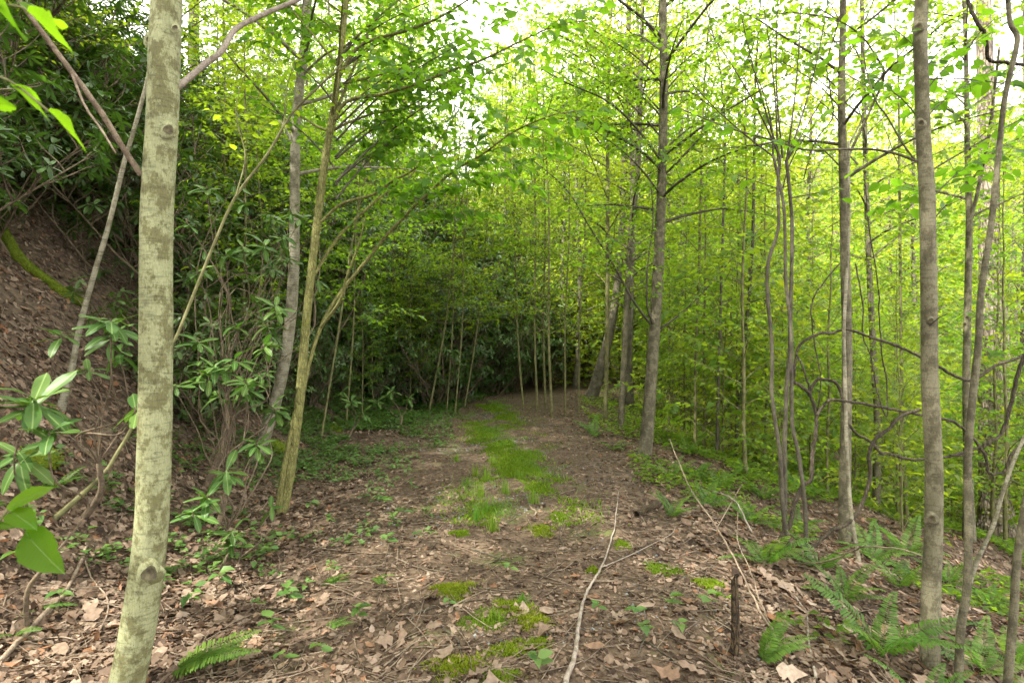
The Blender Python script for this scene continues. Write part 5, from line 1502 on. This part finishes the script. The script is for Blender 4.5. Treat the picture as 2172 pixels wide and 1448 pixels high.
def slope_where(n, rng):
    y = rng.uniform(3.0, 16, n); x = edge(y) - 0.3 + rng.rand(n) ** 0.8 * (0.75 * y + 1)
    keep = (vnoise(x, y, 1.5, 5.0) > 0.35 - 0.16 * (y - 5)) & (rng.rand(n) < np.clip((y - 3.2) / 4.0, 0.12, 1))
    return x[keep], y[keep]
tag(part('undergrowth', sprigs(16000, slope_where, 82, 0.055, 5, 0.12, 'lo').mesh('undergrowth', M['fresh'])), 'low mixed green undergrowth covering the right slope', 'undergrowth', kind='stuff')


def seedling(label, px, py, sc, seed, group):
    rng = np.random.RandomState(seed)
    g = ground_at(px, py)
    e = tag(empty('seedling', g), label, 'seedling', group)
    h = 0.09 * sc
    b = Buf(); tube(b, np.array([[0, 0, -0.01], [0.004, 0, h * 0.5], [0.0, 0.003, h]]), 0.0014, 4); part('stem', b.mesh('stem', M['bark_sapling']), e)
    for k in range(rng.randint(3, 6)):
        az = k * 2.2 + rng.uniform(-0.4, 0.4)
        L = 0.062 * sc * rng.uniform(0.7, 1.2)
        lv = Leaves(); lv.add(np.array([[0, 0, h * (0.7 + 0.1 * k)]]), nrm(np.array([[math.cos(az), math.sin(az), rng.uniform(-0.1, 0.35)]])), nrm(UP + rng.normal(0, 0.2, 3)), L, L * 0.7)
        b = Buf(); lv.build(b, rng, 'hi'); part('leaf', b.mesh('leaf', M['cover']), e)


for i, (px, py, sc, lab) in enumerate((
        (465, 1262, 1.4, 'broad-leaved seedling right of the thick front trunk'), (405, 1300, 1.2, 'seedling close beside the thick front trunk'), (575, 1360, 1.2, 'seedling clump near the bottom left of the track'),
        (545, 1305, 1.0, 'seedling in the litter below the small flat fern, left'), (610, 1295, 1.2, 'leafy seedling left of the single fern frond'), (820, 1170, 1.1, 'glossy seedling on the left of the track'),
        (855, 1110, 1.4, 'taller seedling standing on the left of the track'), (885, 1150, 0.9, 'small seedling beside the dark track twig'), (575, 1195, 1.2, 'pale seedling below the forked stem'), (660, 1090, 1.2, 'seedling right of the forked stem foot'),
        (700, 1120, 1.0, 'seedling in the litter right of the forked stem'), (1080, 1225, 1.0, 'round-leaved seedling behind the broad moss patch'), (952, 1300, 0.9, 'single pale leaf seedling beside the ragged moss patch'), (1268, 1315, 1.1, 'seedling touching the fallen branch'),
        (1350, 1330, 1.2, 'seedling clump on the shoulder right of the fallen branch'), (1420, 1310, 1.2, 'seedling on the shoulder left of the broken stake'), (1365, 1365, 1.0, 'bright seedling below the shoulder clump'), (1140, 1440, 1.0, 'seedling at the very bottom edge'),
        (760, 1330, 1.0, 'seedling left of the track twigs'), (230, 1060, 1.2, 'seedling left of the thick front trunk'), (40, 1215, 1.4, 'seedling at the far left litter'), (125, 1290, 1.0, 'small seedling beside the bare root'),
        (600, 1425, 1.1, 'seedling at the bottom edge right of the bright fern'), (680, 1405, 1.0, 'seedling at the bottom edge left of the twigs'), (1500, 1300, 1.1, 'seedling on the shoulder behind the broken stake'), (1440, 1360, 1.0, 'seedling beside the straight grey stick'))):
    seedling(lab, px, py, sc, 300 + i, 'seedlings in the litter')

# ------------------------------------------------------------------ leaf litter, gravel
def lobed_outline(kind, rng):
    if kind == 0:      # oak: deep lobes
        ts = [0, .18, .3, .45, .58, .75, 1]; ws = [.03, .20, .09, .30, .13, .27, 0]
    elif kind == 1:    # maple / sassafras, broad
        ts = [0, .2, .36, .5, .65, 1]; ws = [.05, .40, .22, .44, .20, 0]
    elif kind == 2:    # elliptic
        ts = [0, .25, .65, 1]; ws = [.01, .24, .23, 0]
    elif kind == 3:    # long narrow curl
        ts = [0, .3, .7, 1]; ws = [.02, .14, .13, 0]
    elif kind == 4:    # torn piece
        ts = [0, .4, .75, 1]; ws = [.2, .34, .3, .16]
    else:              # scrap, seen from farther off
        ts = [0, .5, 1]; ws = [.10, .27, .03]
    n = len(ts)
    V, Q = [], []
    for t, w in zip(ts, ws):
        j = rng.uniform(0.85, 1.15)
        V += [(t, -w * j), (t, 0.0), (t, w * rng.uniform(0.85, 1.15))]
    for i in range(n - 1):
        a = i * 3
        Q += [(a, a + 3, a + 4, a + 1), (a + 1, a + 4, a + 5, a + 2)]
    V = np.array(V); V[:, 0] -= 0.5
    return V, np.array(Q)


def litter_mesh(x, y, size, kinds, rng, lift=0.010, tiltk=0.25):
    b = Buf()
    nrmls = ground_normal(x, y)
    z = H(x, y)
    for kind in np.unique(kinds):
        m = np.nonzero(kinds == kind)[0]
        V2, Q = lobed_outline(int(kind), rng)
        n = len(m); k = len(V2)
        az = rng.uniform(0, 6.283, n)
        Nn = nrm(nrmls[m] + rng.normal(0, tiltk, (n, 3)))
        D = nrm(np.cross(Nn, np.column_stack([np.cos(az), np.sin(az), 0 * az]))); S = np.cross(Nn, D)
        c1 = rng.uniform(-0.9, 1.1, n) * 0.7; c2 = rng.uniform(-0.6, 1.0, n) * (2.0 if kind == 3 else 1.0)
        u = V2[None, :, 0]; v = V2[None, :, 1] * rng.uniform(0.8, 1.2, (n, 1))
        h = c1[:, None] * u * u + c2[:, None] * v * v + rng.normal(0, 0.03, (n, k))
        ctr = np.column_stack([x[m], y[m], z[m] + lift * rng.uniform(0.3, 2.2, n)])
        P = ctr[:, None] + size[m][:, None, None] * (D[:, None] * u[..., None] + S[:, None] * v[..., None] + Nn[:, None] * h[..., None])
        off = (np.arange(n) * k)[:, None, None]
        b.add(P.reshape(-1, 3), None, (Q[None] + off).reshape(-1, 4), np.repeat(rng.beta(1.1, 1.35, n), k))
    return b


rng = np.random.RandomState(91)
N = 105000
y = 1.7 * (15.5 / 1.7) ** (rng.rand(N) ** 0.9)
x = rng.uniform(-1, 1, N) * (0.98 * y + 0.6)
lat = x - pathx(y)
# thinner over the bare middle of the track, nothing far down the slope
bare = np.exp(-((lat - 0.15) / 0.55) ** 2) * np.clip((y - 3.2) / 2.0, 0, 1) * (0.55 + 0.45 * (vnoise(x, y, 2.2, 7.0) > -0.3))
keep = (rng.rand(N) > 0.62 * bare) & (x < edge(y) + 6) & (x > toe(y) - 5) & (rng.rand(N) > 0.55 * np.clip(toe(y) - x - 0.8, 0, 1) * (vnoise(x, y, 1.4, 3.0) > -0.2))
x, y = x[keep], y[keep]; n = len(x)
track = np.abs(x - pathx(y)) < 1.4
size = np.where(track, 0.016 + 0.040 * rng.rand(n) ** 1.6, 0.020 + 0.068 * rng.rand(n) ** 1.5)
kinds = np.where(y > 5.5, 5, rng.choice(5, n, p=[0.22, 0.12, 0.12, 0.32, 0.22]))
b = litter_mesh(x, y, size, kinds, rng)
litter = part('leaf_litter', b.mesh('leaf_litter', M['litter']))
tag(litter, 'brown carpet of dead leaves covering track, bank and slope', 'leaf litter', kind='stuff')

# the largest single fallen leaves near the camera
for gi, (xlo, xhi, ylo, yhi, cnt, lab, grp) in enumerate((
        (-2.3, -0.9, 2.3, 4.0, 22, 'large curled brown leaf on the litter near the thick front trunk', 'large fallen leaves near the front trunk'),
        (-0.7, 0.2, 2.2, 3.4, 18, 'large curled tan leaf on the near left of the track', 'large fallen leaves on the near track'),
        (0.35, 1.05, 2.2, 3.6, 20, 'large pale tan leaf between the fallen branch and the broken stake', 'large fallen leaves beside the fallen branch'),
        (1.15, 2.0, 2.4, 3.8, 18, 'large russet leaf on the slope between the stake and the straight trunk', 'large fallen leaves on the right slope'))):
    for k in range(cnt):
        lx, ly = rng.uniform(xlo, xhi), rng.uniform(ylo, yhi)
        bb = litter_mesh(np.array([0.0]) + lx, np.array([0.0]) + ly, np.array([rng.uniform(0.085, 0.14)]), np.array([rng.choice([0, 0, 1, 1, 2])]), rng, 0.022, 0.25)
        bb.A = [np.full_like(a_, (0.62, 0.72, 0.85, 0.93)[gi] * rng.uniform(0.8, 1.1)) for a_ in bb.A]
        o = part('fallen_leaf', bb.mesh('fallen_leaf', M['litter'], (lx, ly, float(H(lx, ly)))))
        o.location = (lx, ly, float(H(lx, ly)))
        tag(o, lab, 'leaf', grp)

# loose bits of twig through the litter
N = 2600
y = 1.8 * (12 / 1.8) ** rng.rand(N); x = rng.uniform(-1, 1, N) * (0.95 * y + 0.4)
keep = (x < edge(y) + 4) & (x > toe(y) - 3.5); x, y = x[keep], y[keep]
b = Buf()
az = rng.uniform(0, 6.28, len(x)); Ls = rng.uniform(0.06, 0.34, len(x)) * 0.5
for i in range(len(x)):
    dx, dy = math.cos(az[i]) * Ls[i], math.sin(az[i]) * Ls[i]
    xs = np.array([x[i] - dx, x[i] + rng.normal(0, 0.008), x[i] + dx]); ys = np.array([y[i] - dy, y[i] + rng.normal(0, 0.008), y[i] + dy])
    tube(b, np.column_stack([xs, ys, H(xs, ys) + 0.016 + rng.uniform(0, 0.014, 3)]), rng.uniform(0.0012, 0.0032), 3, cap=False)
tag(part('twig_litter', b.mesh('twig_litter', M['dead_brown'])), 'thin broken twigs strewn through the dead leaves', 'twigs', kind='stuff')

# gravel showing through on the track
N = 6000
y = rng.uniform(2.6, 12, N); x = pathx(y) + rng.normal(0.05, 0.55, N)
keep = vnoise(x, y, 1.9, 9.0) + 0.4 * vnoise(x, y, 6.0, 3.0) > 0.35; x, y = x[keep], y[keep]; n = len(x)
r = rng.uniform(0.004, 0.013, n)
O = np.array([(1, 0, 0), (-1, 0, 0), (0, 1, 0), (0, -1, 0), (0, 0, 0.7), (0, 0, -0.7)], float)
P = np.column_stack([x, y, H(x, y) + 0.014])[:, None] + (O[None] + rng.normal(0, 0.25, (n, 6, 3))) * r[:, None, None]
T = np.array([(0, 2, 4), (2, 1, 4), (1, 3, 4), (3, 0, 4), (2, 0, 5), (1, 2, 5), (3, 1, 5), (0, 3, 5)])
b = Buf(); b.add(P.reshape(-1, 3), (T[None] + (np.arange(n) * 6)[:, None, None]).reshape(-1, 3), None, np.repeat(rng.rand(n), 6))
tag(part('gravel', b.mesh('gravel', M['pebble'], flat=True)), 'grey gravel showing through along the middle of the track', 'gravel', kind='stuff')

# ------------------------------------------------------------------ say which one: name each planted tree or shrub by what it stands behind and its turn in depth
BANDS = [(-200, 290, 'left of the thick front trunk'), (290, 400, 'behind the thick front trunk'), (400, 600, 'between front trunk and forked stem'), (600, 740, 'behind the forked yellow stem'),
         (740, 950, 'above the ground cover'), (950, 1110, 'straight up the track'), (1110, 1250, 'behind the track edge clump'), (1250, 1360, 'behind the slim stems'), (1360, 1430, 'behind the mid-view trunk'),
         (1430, 1620, 'between mid-view trunk and fanning shrub'), (1620, 1740, 'behind the fanning shrub'), (1740, 1880, 'behind the olive-grey trunk'), (1880, 2010, 'behind the straight mottled trunk'), (2010, 2400, 'behind the crooked stem')]
KINDS = {'trees on the far hillside': 'pale tree on the far hillside', 'sunlit trees down the right slope': 'yellow-green tree downhill', 'young trees down the right slope': 'slender young tree downhill',
         'saplings below the track': 'thin green sapling downhill', 'bushes on the right slope': 'low leafy bush downhill', 'young trees on the bank beyond the bend': 'young tree beyond the bend',
         'young trees high on the bank': 'young tree high on the bank', 'tall trees far up the track': 'tall forest tree far up the track', 'bushes beyond the bend': 'tall leafy bush beyond the bend', 'bright trees beyond the bend': 'bright green tree beyond the bend', 'tall young trees beyond the track edge': 'tall young tree at the track edge',
         'rhododendrons on the bank': 'dark rhododendron on the bank', 'rhododendrons at the bend': 'dark rhododendron at the bend', 'low rhododendrons at the bank foot': 'low rhododendron at the bank foot',
         'saplings on the bank': 'fresh green sapling on the bank', 'low saplings at the bend': 'low light green sapling', 'tall trees up the bank': 'tall tree up the bank', 'tall trees down the slope': 'tall dark-stemmed tree downhill'}
TURN = ['nearest', 'second nearest', 'third nearest', 'fourth nearest', 'fifth nearest', 'sixth nearest', 'seventh nearest', 'eighth nearest', 'ninth nearest', 'tenth nearest', 'eleventh nearest', 'twelfth nearest']
cells = {}
for e, grp, x, y in PLANTED:
    if grp not in KINDS or y < 2: continue
    p = pxx(x, y)
    for lo, hi, where in BANDS:
        if lo <= p < hi:
            cells.setdefault((grp, where), []).append((y, e))
for (grp, where), items in cells.items():
    for i, (y, e) in enumerate(sorted(items, key=lambda t: t[0])):
        e['label'] = KINDS[grp] + ', ' + where + ', ' + (TURN[i] if i < len(TURN) else 'farther back') + (' there' if len(items) > 1 else '')
